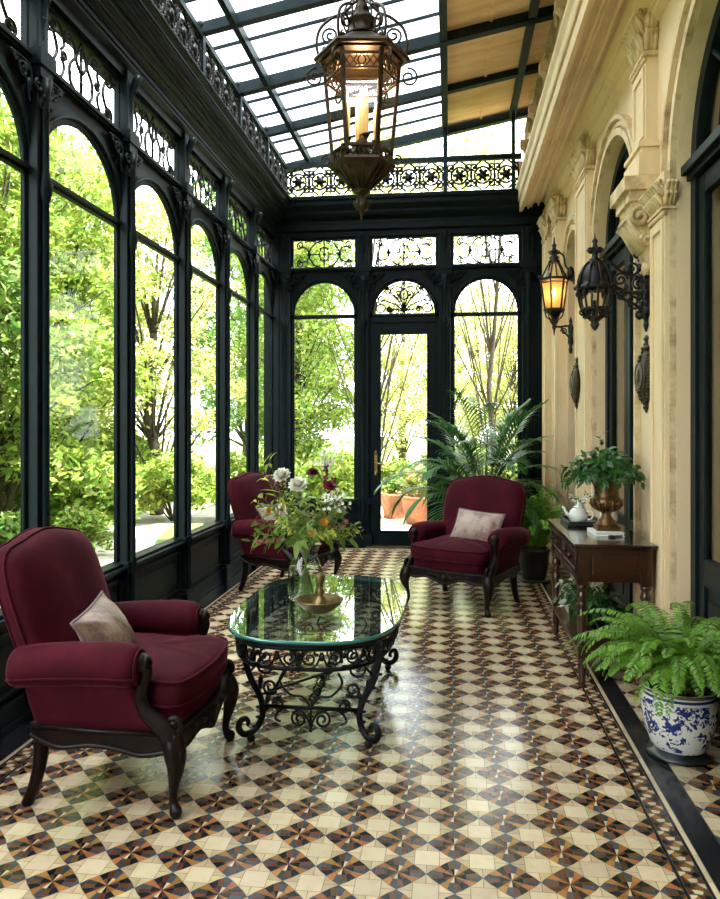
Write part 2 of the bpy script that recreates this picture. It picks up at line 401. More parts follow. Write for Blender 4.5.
def decor(x0, x1, y0, y1, along='y'):
    """scroll-like band of small lozenges and leaves"""
    def pt(u, v): return (x0+(x1-x0)*u, y0+v, 0) if along == 'y' else (x0+v, y0+(y1-y0)*u, 0)
    L_ = (y1-y0) if along == 'y' else (x1-x0); n = round(L_/.062); p = L_/n
    for i in range(n):
        v = i*p; s = 1 if i % 2 else -1
        F = (lambda u: u) if s > 0 else (lambda u: 1-u)
        def q(pts, m): fl.add([pt(F(a), v+b*p) for a, b in pts], [tuple(range(len(pts)))], m)
        q([(.03,.02),(.28,.1),(.2,.5),(.03,.6)], 3); q([(.03,.65),(.22,.55),(.34,.92),(.03,.98)], 5)
        q([(.30,.08),(.62,.02),(.74,.3),(.5,.42),(.25,.4)], 0); q([(.52,.46),(.77,.34),(.86,.66),(.6,.8),(.4,.62)], 2)
        q([(.25,.48),(.38,.64),(.55,.84),(.4,.95),(.285,.7)], 3); q([(.8,.04),(.97,.02),(.97,.5),(.84,.4)], 3)
        q([(.9,.6),(.97,.55),(.97,.97),(.62,.97),(.66,.84)], 0)
for sx, sg in ((FX1, 1), (FX0, -1)):
    def X(a, b): return (sx+a, sx+b) if sg > 0 else (sx-b, sx-a)
    y0 = YF+.02
    strip_tiles(*X(0,.010), y0, Y1+.13, 5, .15); decor(*X(.011,.081), y0, Y1+.10); strip_tiles(*X(.082,.091), y0, Y1+.13, 5, .15)
    strip_tiles(*X(.092,.111), y0, Y1+.13, 0, .15)
    if sg > 0:
        strip_tiles(*X(.112,.210), y0, Y1+.13, 5, .30); mosaic(fl, sx+.212, XR+.3, y0, Y1+.13, sx+.34, 2.6, .21, 0, .0016)
    else: strip_tiles(XL-.05, sx-.112, y0, Y1+.13, 5, .30)
strip_tiles(FX0, FX1, Y1, Y1+.01, 5, .15, 'x'); decor(FX0, FX1, Y1+.011, Y1+.086, 'x'); strip_tiles(FX0, FX1, Y1+.088, Y1+.125, 0, .15, 'x')
strip_tiles(XL-.05, XR+.3, Y1+.13, YB+.1, 5, .3, 'x')
floor = fl.build('floor', TILES, fix=False)
tag(floor, 'polished star patterned encaustic tile floor with a scrolling dark border', 'floor', kind='structure')

# ------------------------------------------------------------------ iron and glass bays. local: x along the wall, y outward, z up
HW, SILL, TR, SP, TOP, PT, PB = .405, .56, 2.80, 2.85, 3.38, 3.77, 3.43
def wrought_panel(kind):
    """polylines (points, radius) of the scroll panel above an arch, in (x, z) about its middle"""
    C = []; r = .0095
    C.append(([(0,-.17),(0,.17)], .010))
    if kind == 'lyre':
        for s in (1,-1):
            C.append((crom([(0,-.165),(s*.10,-.12),(s*.115,-.02),(s*.06,.06),(s*.085,.13),(s*.13,.155)], 6), r))
            C.append(([(s*(.135)+s*a, .12+b) for a, b in spiral(0,0,.035,.008,PI/2,-1.3 if s > 0 else -1.3)] if s > 0 else [(-.135-a, .12+b) for a, b in spiral(0,0,.035,.008,PI/2,-1.3)], r))
            C.append((crom([(s*.02,.0),(s*.05,.05),(s*.03,.12),(0,.15)], 5), r))
            C.append((crom([(s*.38,.12),(s*.285,.10),(s*.235,.0),(s*.285,-.09),(s*.34,-.12)], 6), r))
            for t in (1,-1):
                C.append(([(s*(.30+a), t*(.105)+t*b) for a, b in spiral(0,0,.055,.010,PI*.9,-1.5)], r))
                C.append((crom([(s*.37,t*.165),(s*.22,t*.15),(s*.17,t*.07),(s*.20,t*.02)], 5), r*.9))
            C.append(([(s*.17+.02*cos(2*PI*i/10), .02*sin(2*PI*i/10)) for i in range(11)], r))
    else:
        C.append(([(.062*cos(2*PI*i/20), .088*sin(2*PI*i/20)) for i in range(21)], .008))
        for i in range(8):
            a = 2*PI*i/8; C.append(([(.062*cos(a),.088*sin(a)),(.085*cos(a),.115*sin(a))], r))
        for s in (1,-1):
            for t in (1,-1):
                C.append((crom([(s*.02,t*.168),(s*.12,t*.135),(s*.185,t*.06),(s*.20,0)], 6), r))
                C.append((crom([(s*.20,0),(s*.225,t*.07),(s*.29,t*.09),(s*.34,t*.07)], 6), r))
                C.append(([(s*(.315+a), t*(.115+b)) for a, b in spiral(0,0,.05,.010,-PI/2,1.4)], r))
                C.append((crom([(s*.05,t*.13),(s*.14,t*.165),(s*.26,t*.15)], 5), r*.8))
            C.append(([(s*.06,0),(s*.20,0)], r*.8))
            C.append(([(s*.20+.016*cos(2*PI*i/10), .016*sin(2*PI*i/10)) for i in range(11)], r*1.3))
    return C
def iron2d(mb, C, y, cz, n=5, blobs=()):
    for pts, r in C: mb.tube([(u, y, cz+v) for u, v in pts], r, n)
    for u, v, rr in blobs: mb.ball((u, y, cz+v), rr, 8, sc=(1,.6,1))
def frame_geo(door=False):
    f = MB(); y0, y1 = -.030, .008
    zb = 0 if door else SILL
    for s in (1,-1): f.box(min(s*HW, s*.462), max(s*HW, s*.462), y0, y1, zb, PT+.06)
    f.box(-.455, .455, y0, y1, TR, SP); f.box(-HW, HW, y0-.02, y0, TR+.012, SP-.012)
    f.box(-HW, HW, y0, y1, PT, PT+.06)
    f.box(-.47, .47, y0-.03, y1, TOP, PB); f.box(-.46, .46, y0-.045, y0-.03, TOP+.012, PB-.012)
    if not door: f.box(-.46, .46, y0-.03, y1+.03, SILL-.04, SILL+.02); f.box(-.45, .45, y0-.06, y0-.03, SILL-.02, SILL)
    n = 28; A = [(HW*cos(PI*i/n), SP+HW*sin(PI*i/n)) for i in range(n+1)]
    vs = []; fs = []
    for u, v in A: vs += [(u,y0,v),(u,y0,TOP),(u,y1,v),(u,y1,TOP)]
    for i in range(n):
        a, b = 4*i, 4*i+4; fs += [(a,b,b+1,a+1),(a+2,a+3,b+3,b+2),(a,a+2,b+2,b)]
    f.add(vs, fs)
    f.tube([((HW+.028)*cos(PI*i/n), y0-.004, SP+(HW+.028)*sin(PI*i/n)) for i in range(n+1)], .014, 6)
    f.tube([((HW-.004)*cos(PI*i/n), y0+.012, SP+(HW-.004)*sin(PI*i/n)) for i in range(n+1)], .012, 6)
    for s in (1,-1):
        f.tube([(s*(HW-.002), y0+.012, zb+.02), (s*(HW-.002), y0+.012, SP)], .011, 6)
    return f
def spandrel():
    o = MB()
    for s in (1,-1):
        for t in [spiral(.335,SP+.44,.045,.012,PI*.2,1.2), crom([(.26,SP+.49),(.30,SP+.455),(.36,SP+.40),(.385,SP+.30)],5), crom([(.24,SP+.495),(.32,SP+.50),(.39,SP+.48),(.40,SP+.36)],5), spiral(.28,SP+.475,.022,.006,0,1.1)]:
            o.tube([(s*u, -.058, v) for u, v in t], .008, 5)
        o.ball((s*.36,-.056,SP+.47), .028, 8, sc=(1,.5,1)); o.ball((s*.385,-.056,SP+.40), .02, 8, sc=(.8,.5,1.6))
    return o
FRM = frame_geo(); SPN = spandrel()
PROTO = {}
def window(name, kind, door=False):
    key = (kind, door)
    r = thing(name, None, None)
    (frame_geo(True) if door else FRM).build('frame', IRON, r, bevel=.004)
    SPN.build('spandrel_ornament', IRON, r)
    if not door:
        g = MB(); g.box(-HW, HW, .000, .005, SILL+.02, TR); g.build('pane', PANE, r)
    g = MB(); n = 20; g.prism([(HW*cos(PI*i/n), SP+HW*sin(PI*i/n)) for i in range(n+1)], lambda u, v, d: (u, d, v), .000, .005); g.build('arch_pane', PANE, r)
    g = MB(); g.box(-HW, HW, .000, .005, PB, PT); g.build('upper_pane', PANE, r)
    p = MB(); iron2d(p, wrought_panel(kind), -.014, (PB+PT)/2, blobs=[(0,0,.022),(0,.07,.016),(0,-.07,.016)]+([(s*.11,-.06,.014) for s in (1,-1)] if kind == 'lyre' else []))
    p.build('scroll_panel', WROUGHT, r)
    if kind == 'lyre' or not door:
        d = MB()
        d.box(-.455,.455,-.03,.05,.0,SILL-.04); d.box(-.46,.46,-.06,-.03,.0,.13); d.box(-.46,.46,-.07,-.03,.0,.03)
        for a, b in ((-.40,.40),):
            for z0, z1 in ((.17,.47),):
                d.bar((a,-.035,z0),(b,-.035,z0),.03,.022); d.bar((a,-.035,z1),(b,-.035,z1),.03,.022)
                d.bar((a,-.035,z0),(a,-.035,z1),.03,.022,up=(1,0,0)); d.bar((b,-.035,z0),(b,-.035,z1),.03,.022,up=(1,0,0))
                d.box(a+.06,b-.06,-.045,-.03,z0+.06,z1-.06)
        d.build('dado_panel', IRON, r, bevel=.004)
    return r
ORD = ['first','second','third','fourth','fifth','sixth','seventh','eighth','ninth','tenth','eleventh']
wn = 0
proto = None
for k in range(10):
    yc = (COLY[k]+COLY[k+1])/2; wn += 1
    vis = k-4                             # bay 0 is the first one shown whole
    lab = {0:'tall arched window bay beside the foremost armchair, only its edge in view', 1:'tall arched iron window directly behind the foremost burgundy armchair',
           2:'arched iron window second beyond the foremost armchair, shrub and path outside', 3:'arched iron window with a stone garden bench showing outside it',
           4:'narrow looking arched iron window next before the corner armchair', 5:'arched iron window nearest the back corner, behind the corner armchair'}.get(vis+1, 'arched iron window %s of the bays behind the viewer' % ORD[k])
    if proto is None: proto = window('window_1', 'lyre'); o = proto
    else: o = dup(proto); o.name = 'window_%d' % wn
    o.location = (XL, yc, 0); o.rotation_euler = (0,0,PI/2); o.scale = (1.17,1,1)
    tag(o, lab, 'window', kind='structure', group='arched windows of the long glass wall')
BX = [-1.545, -.558, .430]
wb = window('window_11', 'ring'); wb.location = (BX[0], YB, 0); wb.scale = (.945,1,1); tag(wb, 'arched back window beside the door, above the bouquet', 'window', kind='structure')
wc = dup(wb); wc.name = 'window_12'; wc.location = (BX[2], YB, 0); tag(wc, 'arched back window behind the palm', 'window', kind='structure')
# the glazed door in the back wall
wd = window('window_13', 'ring', door=True); wd.location = (BX[1], YB, 0); wd.scale = (.945,1,1); tag(wd, 'door surround with a scrollwork fanlight in its arch', 'window', kind='structure')
fan = MB(); F = [([(0,0),(0,.37)], .009)]
for s in (1,-1):
    for a, L_, rr, dr in ((.30,.20,.05,1),(.62,.285,.05,-1),(1.0,.285,.055,1),(1.28,.16,.035,-1)):
        ex, ez = s*cos(PI/2-a*1.05)*L_*1.1, sin(PI/2-a*1.05)*L_*1.1+.03
        ex = s*sin(a*1.08)*L_*1.15; ez = cos(a*1.08)*L_*1.15+.02
        F.append((crom([(0,.02),(ex*.35,ez*.5+.02),(ex,ez)],6), .010))
        F.append(([(ex+s*q, ez+t) for q, t in spiral(0,0,rr,.01,-PI/2 if dr > 0 else PI/2,1.4*dr)], .0095))
    F.append(([(s*.30+.06*cos(2*PI*i/16), .065+.05*sin(2*PI*i/16)) for i in range(17)], .009))
    F.append(([(s*.19+q, .055+t) for q, t in spiral(0,0,.045,.01,0,1.4*s)], .009))
    F.append((crom([(0,.30),(s*.09,.33),(s*.16,.30),(s*.18,.26)],5), .009)); F.append((crom([(0,.16),(s*.05,.22),(s*.03,.28),(0,.30)],5), .009))
F.append(([(.375*cos(PI*i/20), .375*sin(PI*i/20)) for i in range(21)], .008))
iron2d(fan, F, -.01, SP, blobs=[(0,.12,.02),(0,.24,.016),(0,.03,.025)]); fan.build('fanlight_scroll', WROUGHT, wd)
dr = thing('door_1', 'dark green glazed garden door with a brass lever', 'door', (BX[1], YB, 0), kind='structure')
m = MB()
for s in (1,-1): m.box(min(s*.29,s*.385), max(s*.29,s*.385), -.035, .02, .02, 2.738)
m.box(-.29,.29,-.035,.02,.02,.19); m.box(-.29,.29,-.035,.02,2.60,2.738)
for a, b in (((-.29,-.036,.19),(.29,-.036,.19)), ((-.29,-.036,2.6),(.29,-.036,2.6)), ((-.29,-.036,.19),(-.29,-.036,2.6)), ((.29,-.036,.19),(.29,-.036,2.6))): m.tube([a,b], .012, 6)
m.box(-.385,.385,-.05,.05,2.735,2.80)
m.build('door_leaf', IRON, dr, bevel=.004)
MB().box(-.29,.29,-.008,-.002,.19,2.6).build('pane', PANE, dr)
m = MB(); m.box(-.36,-.325,-.045,-.034,.90,1.14); m.tube([(-.342,-.045,1.02),(-.342,-.085,1.02),(-.335,-.095,1.02),(-.25,-.095,1.015)], .009, 8); m.ball((-.25,-.095,1.015), .013); m.lathe([(.012,0),(.012,.012)],8,(-.342,-.052,.945))
m.ball((-.342,-.046,1.15), .017, sc=(1,.5,1.6)); m.ball((-.342,-.046,.885), .017, sc=(1,.5,1.6))
m.build('door_handle', BRASS, dr)
MB().box(-.46,.46,-.12,.1,-.0,.018).build('threshold', OLDBRASS, dr)

# columns between the bays
def column():
    r = thing('column', None, None); m = MB()
    m.box(-.052,.052,-.085,.012,0,PT+.08); m.box(-.085,.085,-.115,.02,0,.14); m.box(-.075,.075,-.105,.012,.14,.17)
    m.box(-.072,.072,-.10,.012,SILL-.05,SILL+.03)
    m.build('shaft', IRON, r, bevel=.006)
    m = MB()
    q = .62
    m.lathe([(a*q,b) for a,b in [(.055,.17),(.055,.20),(.045,.22),(.040,.26),(.040,.50),(.052,.52),(.052,.58),(.036,.62),(.034,2.66),(.046,2.68),(.058,2.72),(.058,2.76),(.044,2.79),(.034,2.82),(.034,3.10),(.044,3.12),(.036,3.15),(.042,3.22),(.062,3.30)]], 14, (0,-.095,0))
    m.build('colonnette', IRON, r)
    m = MB()
    m.box(-.06,.06,-.105,-.05,3.30,3.36); m.box(-.075,.075,-.115,-.05,3.36,3.44)
    for s in (1,-1):
        m.tube([(s*(.05+a), -.085, 3.25+b) for a, b in spiral(0,0,.04,.01,PI,-1.4)], .010, 5)
        m.tube([(s*(.04+a), -.095, 3.16+b) for a, b in spiral(0,0,.03,.01,PI/2,1.3)], .008, 5)
    for i in range(7):
        a = PI+PI*i/6; m.ball((.038*cos(a), -.068+.035*sin(a), 3.20+.03*(i % 2)), .014, 7, sc=(1,1,1.7))
    m.tube([(0,-.062,3.44),(0,-.07,3.56),(0,-.085,3.68),(0,-.12,3.78),(0,-.14,3.82)], [.02,.02,.022,.028,.03], 8)
    for z, yy in ((3.62,-.085),(3.72,-.11)): m.ball((0,yy,z), .022, 8, sc=(.9,.7,1))
    m.box(-.04,.04,-.066,-.05,3.44,3.82)
    m.build('capital', IRON, r)
    return r
cp = column(); first = True
CLAB = {4:'dark iron column at the very edge of view behind the foremost armchair', 5:'dark iron column rising behind the foremost armchair', 6:'dark iron column between the shrub window and the path window',
        7:'dark iron column just before the stone bench window', 8:'dark iron column just beyond the stone bench window', 9:'dark iron column right behind the corner armchair back', 10:'dark iron column standing in the back corner'}
for k in range(11):
    c = cp if first else dup(cp); first = False
    c.location = (XL, COLY[k], 0); c.rotation_euler = (0,0,PI/2)
    if k == 10: c.location.x = XL+.02
    tag(c, CLAB.get(k, 'dark iron column %s along the windows behind the viewer' % ORD[k]), 'column', kind='structure')
for x, l in ((XL+.165,'dark iron corner column beside the back window above the bouquet'),(-1.052,'dark iron column at the handle side of the garden door'),(-.064,'dark iron column between the garden door and the palm window'),(.925,'dark iron column where the back windows meet the stone wall')):
    c = dup(cp); c.location = (x, YB, 0); c.rotation_euler = (0,0,0); c.scale = (1.35,1,1); tag(c, l, 'column', kind='structure')
# wide corner posts
m = MB(); m.box(.86,XR,YB-.05,YB+.1,0,4.25)
o = m.build('trim_1', IRON, bevel=.008); tag(o, 'dark iron corner post closing the back wall against the stone wall', 'post', kind='structure')
m = MB(); m.box(XL-.1,XL+.12,YB-.06,YB+.1,0,4.25)
o = m.build('trim_10', IRON, bevel=.008); tag(o, 'dark iron corner post joining the two glass walls', 'post', kind='structure')

# cornice below the gallery, along the windows and across the back
CP = [(.10,3.80),(-.06,3.80),(-.06,3.86),(-.10,3.88),(-.10,3.94),(-.085,3.95),(-.085,3.99),(-.15,4.03),(-.17,4.06),(-.17,4.09),(-.23,4.13),(-.26,4.14),(-.26,4.18),(-.29,4.20),(-.29,4.235),(.10,4.235)]
m = MB(); m.profile([(XL-d, 0, z) for d, z in CP], (0,YF,0), (0,YB+.1,0), closed=True)
for z, d in ((4.015,-.125),(4.045,-.16),(4.108,-.20),(4.128,-.225),(4.215,-.29)): m.tube([(XL-d,YF,z),(XL-d,YB,z)], .010, 6)
for z, d in ((3.91,-.10),(3.97,-.085),(4.075,-.17),(4.16,-.26)): m.bar((XL-d+.004,YF,z),(XL-d+.004,YB,z),.012,.012)
o = m.build('trim_2', IRON); tag(o, 'deep dark moulded cornice running above the long row of windows', 'cornice', kind='structure')
m = MB(); m.profile([(0, YB+d, z) for d, z in CP], (XL,0,0), (XR-.05,0,0), closed=True)
o = m.build('trim_3', IRON); tag(o, 'deep dark moulded cornice above the garden door wall', 'cornice', kind='structure')

# gallery railing on the cornice
GZ0, GZ1 = 4.25, 4.64
def rail_panel(L_):
    m = MB(); n = max(1, round(L_/.285)); p = L_/n; zc = (GZ0+GZ1)/2; H = (GZ1-GZ0)/2-.03
    for i in range(n):
        u0 = -L_/2+p*(i+.5)
        C = [([(u0+.098*cos(2*PI*j/18), .098*sin(2*PI*j/18)) for j in range(19)], .013)]
        for s in (1,-1):
            for t in (1,-1):
                C.append(([(u0+s*(.098+a), t*(.098+b)) for a, b in spiral(0,0,.052,.010,-PI*.75,1.4)], .011))
                C.append((crom([(u0+s*.02,t*H),(u0+s*.07,t*.125),(u0+s*.135,t*.05),(u0+s*.1425,0)],5), .011))
        for j in range(6):
            a = 2*PI*j/6+.5; C.append(([(u0+.03*cos(a), .03*sin(a)),(u0+.098*cos(a+.35), .098*sin(a+.35))], .008))
        C.append(([(u0+p/2,-H),(u0+p/2,H)], .007))
        iron2d(m, C, 0, zc, 5, [(u0,0,.052)]+[(u0+.062*cos(2*PI*j/6), .062*sin(2*PI*j/6), .018) for j in range(6)])
    return m
g = thing('trim_4', 'wrought iron gallery railing running above the long row of windows', 'railing', (XL+.20, 0, 0), kind='structure')
MB().bar((0,YF,GZ1),(0,YB-.2,GZ1),.05,.045).bar((0,YF,GZ1+.03),(0,YB-.2,GZ1+.03),.03,.02).build('top_rail', IRON2, g)
MB().bar((0,YF,GZ0),(0,YB-.2,GZ0),.04,.03).build('bottom_rail', IRON2, g)
rp = rail_panel(PITCH-.07); me = None
for k in range(10):
    yc = (COLY[k]+COLY[k+1])/2
    if me is None: q = rp.build('scroll_panel', WROUGHT, g); me = q
    else: q = me.copy(); COL.objects.link(q); q.parent = g
    q.location = (0, yc, 0); q.rotation_euler = (0,0,PI/2)
    q = MB().box(-.03,.03,-.03,.03,GZ0-.02,GZ1+.02).ball((0,0,GZ1+.085),.045,10).ball((0,0,GZ1+.04),.028,8).build('post', IRON2, g, loc=(0,COLY[k],0))
g2 = thing('trim_5', 'wrought iron gallery railing above the garden door wall', 'railing', (0, YB-.19, 0), kind='structure')
MB().bar((XL+.2,0,GZ1),(.83,0,GZ1),.05,.045).bar((XL+.2,0,GZ1+.03),(.83,0,GZ1+.03),.03,.02).build('top_rail', IRON2, g2)
MB().bar((XL+.2,0,GZ0),(.83,0,GZ0),.04,.03).build('bottom_rail', IRON2, g2)
rail_panel(1.88).build('scroll_panel', WROUGHT, g2, loc=(-1.03,0,0)); rail_panel(.82).build('scroll_panel', WROUGHT, g2, loc=(.385,0,0))
MB().box(-.025,.025,-.03,.03,GZ0,5.05).build('post', IRON2, g2, loc=(-.055,0,0))
MB().box(-.02,.02,-.03,.03,GZ0,5.2).build('post', IRON2, g2, loc=(.74,0,0))

# ------------------------------------------------------------------ glass roof
RS = .19
def rz(x): return 4.70+(x-XL)*RS
cl = thing('ceiling', 'sloping lean-to roof of glass with dark iron rafters and buff boards', 'ceiling', kind='structure')
XE = .95
for k in range(11):
    y = COLY[k] if k < 10 else YB-.02; th, wd_ = (.105,.065) if k % 2 == 0 or k == 10 else (.085,.055)
    m = MB(); m.bar((XL-.1,y,rz(XL-.1)-th/2),(XE,y,rz(XE)-th/2),wd_,th); m.bar((XL-.1,y,rz(XL-.1)-th),(XE,y,rz(XE)-th),wd_+.02,.012)
    m.build('rafter', IRON2, cl)
    if k < 10:
        for t in (1/3, 2/3):
            yy = y+PITCH*t; MB().bar((XL-.1,yy,rz(XL-.1)-.02),(-.06,yy,rz(-.06)-.012),.022,.024).build('glazing_bar', IRON2, cl)
        MB().add([(XL-.2,y+.02,rz(XL-.2)),(-.06,y+.02,rz(-.06)),(-.06,y+PITCH-.02,rz(-.06)),(XL-.2,y+PITCH-.02,rz(XL-.2))],[(0,1,2,3)]).build('pane', ROOFPANE, cl)
        m = MB()
        for a, b in ((-.06,.37),(.376,.95)): m.bar(((a),y+PITCH/2,rz(a)-.0),((b),y+PITCH/2,rz(b)-.0),PITCH-.04,.03)
        m.build('ceiling_board', BOARD, cl)
        m = MB(); m.bar((.372,y,rz(.372)-.02),(.372,y+PITCH,rz(.372)-.02),.03,.02)
        m.build('board_batten', BOARD, cl)
for x, s in ((-.06,.07),(-1.72,.05),(.74,.07)):
    MB().bar((x,YF,rz(x)-.055),(x,YB,rz(x)-.055),s,.09).build('purlin', IRON2, cl)
MB().bar((XL+.02,YF,rz(XL)-.03),(XL+.02,YB,rz(XL)-.03),.08,.07).build('eaves_beam', IRON2, cl)
m = MB(); m.add([(XL,YF,4.2),(XL,YB,4.2),(XL,YB,rz(XL)),(XL,YF,rz(XL))],[(0,1,2,3)]); m.build('eaves_pane', PANE, cl)
m = MB(); m.add([(XL,YB,4.2),(XE,YB,4.2),(XE,YB,rz(XE)),(XL,YB,rz(XL))],[(0,1,2,3)]); m.build('gable_pane', PANE, cl)
# unseen end wall behind the viewer, its dark finish added to cut fill light
m = MB(); m.box(XL-.1,XR+.4,YF-.1,YF,0,4.7); o = m.build('wall_front', PLASTER_DIM); tag(o, 'unseen wooden end wall behind the viewer, darkened to cut fill light', 'wall', kind='structure')
# ------------------------------------------------------------------ the stone house wall
OPEN = [(.98,.72,2.86),(3.405,.785,2.86),(5.70,.70,2.90),(7.50,.40,3.0)]      # arched openings: centre, half width, spring height
ZC = 4.30
def arched_wall(mb, x0, x1, y0, y1, ztop):
    ys = y0
    for yc, hw, sp in OPEN:
        mb.add([(x0,ys,0),(x0,yc-hw,0),(x0,yc-hw,ztop),(x0,ys,ztop)], [(0,1,2,3)])
        n = 32; vs = []; fs = []
        for i in range(n+1):
            a = PI*i/n; y, z = yc-hw*cos(a), sp+hw*sin(a); vs += [(x0,y,z),(x0,y,ztop),(x1,y,z)]
        for i in range(n): fs += [(3*i,3*i+3,3*i+4,3*i+1)]
        mb.add(vs, fs)
        mb.add(vs, [(3*i,3*i+2,3*i+5,3*i+3) for i in range(n)], 0, True)
        for s in (1,-1): mb.add([(x0,yc+s*hw,0),(x1,yc+s*hw,0),(x1,yc+s*hw,sp),(x0,yc+s*hw,sp)], [(0,1,2,3)])
        ys = yc+hw
    mb.add([(x0,ys,0),(x0,y1,0),(x0,y1,ztop),(x0,ys,ztop)], [(0,1,2,3)])
m = MB(); arched_wall(m, XR, XR+.32, YF, YB+.1, ZC)
wr = m.build('wall_right', STONE, fix=False); tag(wr, 'cream stone house wall with arched openings along the tiled floor', 'wall', kind='structure')
def archivolt(yc, hw, sp):
    m = MB(); n = 40
    for r, w_, d in ((hw+.028,.05,.035),(hw+.085,.035,.022),(hw+.125,.03,.05)):
        rs = []
        for i in range(n+1):
            a = PI*i/n; c_, s_ = -cos(a), sin(a)
            rs.append([(XR+.01, yc+c_*(r-w_/2), sp+s_*(r-w_/2)),(XR-d, yc+c_*(r-w_/2), sp+s_*(r-w_/2)),(XR-d, yc+c_*(r+w_/2), sp+s_*(r+w_/2)),(XR+.01, yc+c_*(r+w_/2), sp+s_*(r+w_/2))])
        m.rings(rs, smooth=False)
    for s in (1,-1):                                  # moulded jamb edges
        if hw > .5: m.box(XR-.035, XR+.01, min(yc+s*(hw+.003), yc+s*(hw+.05)), max(yc+s*(hw+.003), yc+s*(hw+.05)), 0, sp)
    return m
for (yc, hw, sp) in OPEN: archivolt(yc, hw, sp).build('archivolt', STONE2, wr)
m = MB()
for d, z0, z1 in ((.06,0,.16),(.045,.16,.20),(.03,.20,.23)):                # plinth
    ys = YF
    for yc, hw, sp in OPEN: m.box(XR-d, XR+.01, ys, yc-hw-.06, z0, z1); ys = yc+hw+.06
    m.box(XR-d, XR+.01, ys, YB-.05, z0, z1)
o = m.build('baseboard_right', STONE2, bevel=.006); tag(o, 'moulded cream stone plinth at the foot of the house wall', 'plinth', kind='structure')

def capital(m, X, ya, yb, z0, z1, out, e=1.0):
    """leafy capital on a pilaster that stands 'out' proud of the wall plane X, between ya and yb"""
    h = z1-z0; xf = X-out
    m.box(xf-.02, X+.01, ya-.02, yb+.02, z0, z0+h*.06)
    m.rings([[(X,ya,z0+h*.05),(xf,ya,z0+h*.05),(xf,yb,z0+h*.05),(X,yb,z0+h*.05)],[(X,ya,z0+h*.5),(xf-.01,ya-.01,z0+h*.5),(xf-.01,yb+.01,z0+h*.5),(X,yb,z0+h*.5)],[(X,ya-.05*e,z0+h*.84),(xf-.07*e,ya-.05*e,z0+h*.84),(xf-.07*e,yb+.05*e,z0+h*.84),(X,yb+.05*e,z0+h*.84)]], smooth=False)
    m.box(xf-.085*e, X+.01, ya-.065*e, yb+.065*e, z0+h*.84, z0+h*.92); m.box(xf-.10*e, X+.01, ya-.08*e, yb+.08*e, z0+h*.92, z1)
    n = max(4, int((yb-ya)/.042))
    for row, zz, o_ in ((0,.10,.012),(1,.36,.03)):
        for i in range(n+row):
            y = ya+(yb-ya)*(i+.5-row*.5)/n
            m.tube([(xf-.002,y,z0+h*zz),(xf-o_-.008,y,z0+h*(zz+.18)),(xf-o_-.03,y,z0+h*(zz+.28)),(xf-o_-.045,y,z0+h*(zz+.24))], [.012,.018,.015,.006], 6)
        for s, ye in ((-1,ya),(1,yb)):
            for i in range(3):
                x = xf+out*(i+.3)/3; m.tube([(x,ye,z0+h*zz),(x,ye+s*(o_+.008),z0+h*(zz+.18)),(x,ye+s*(o_+.03),z0+h*(zz+.28)),(x,ye+s*(o_+.045),z0+h*(zz+.24))], [.013,.017,.014,.006], 6)
    for ye, s in ((ya,1),(yb,-1)):
        sp_ = spiral(0,0,.05*e,.008,PI/2,-1.5*s)
        m.tube([(xf-.075*e, ye+a, z0+h*.70+b) for a, b in sp_], .014, 5); m.tube([(xf-.03+(a if ye == ya else a), ye-s*.055*e, z0+h*.70+b) for a, b in spiral(0,0,.045*e,.008,PI/2,-1.5)], .013, 5)
    m.ball((xf-.08*e,(ya+yb)/2,z0+h*.86), .028*e, 8)
def pilaster(label, ya, yb, z0, z1, out=.07, cap=.36, e=1.0, panel=True, base=True):
    r = thing('pilaster', label, 'pilaster', (XR,(ya+yb)/2,z0), kind='structure'); oy = (ya+yb)/2
    def B(m, n, mt=STONE, bev=.005):
        m.v = [(x-XR, y-oy, z-z0) for x, y, z in m.v]; return m.build(n, mt, r, bevel=bev)
    m = MB(); m.box(XR-out, XR+.01, ya, yb, z0, z1-cap)
    if panel:
        e = .045
        for a, b, c_, d in ((ya+.01,ya+e,z0+.25,z1-cap-.05),(yb-e,yb-.01,z0+.25,z1-cap-.05)): m.box(XR-out-.014, XR-out+.001, a, b, c_, d)
        m.box(XR-out-.014, XR-out+.001, ya+e, yb-e, z1-cap-.10, z1-cap-.05); m.box(XR-out-.014, XR-out+.001, ya+e, yb-e, z0+.25, z0+.30)
    B(m, 'shaft')
    if base:
        m = MB()
        for o_, a, b in ((.05,0,.14),(.035,.14,.17),(.05,.17,.20),(.02,.20,.23)): m.box(XR-out-o_, XR+.01, ya-o_, yb+o_, z0+a, z0+b)
        B(m, 'base')
    m = MB(); m.tube([(XR-out-.005,ya-.01,z1-cap-.02),(XR-out-.005,yb+.01,z1-cap-.02)], .014, 8); capital(m, XR, ya, yb, z1-cap, z1, out, e)
    B(m, 'capital', STONE2, 0)
    return r
# impost pilasters beside the nearest arch
pilaster('tall cream impost pilaster beside the nearest arched doorway, behind the console table', 4.20, 4.46, 0, 2.88, .06, .21, .5)
pilaster('cream impost pilaster on the far jamb side of the viewer end arch', 2.33, 2.60, 0, 2.88, .06, .21, .5)
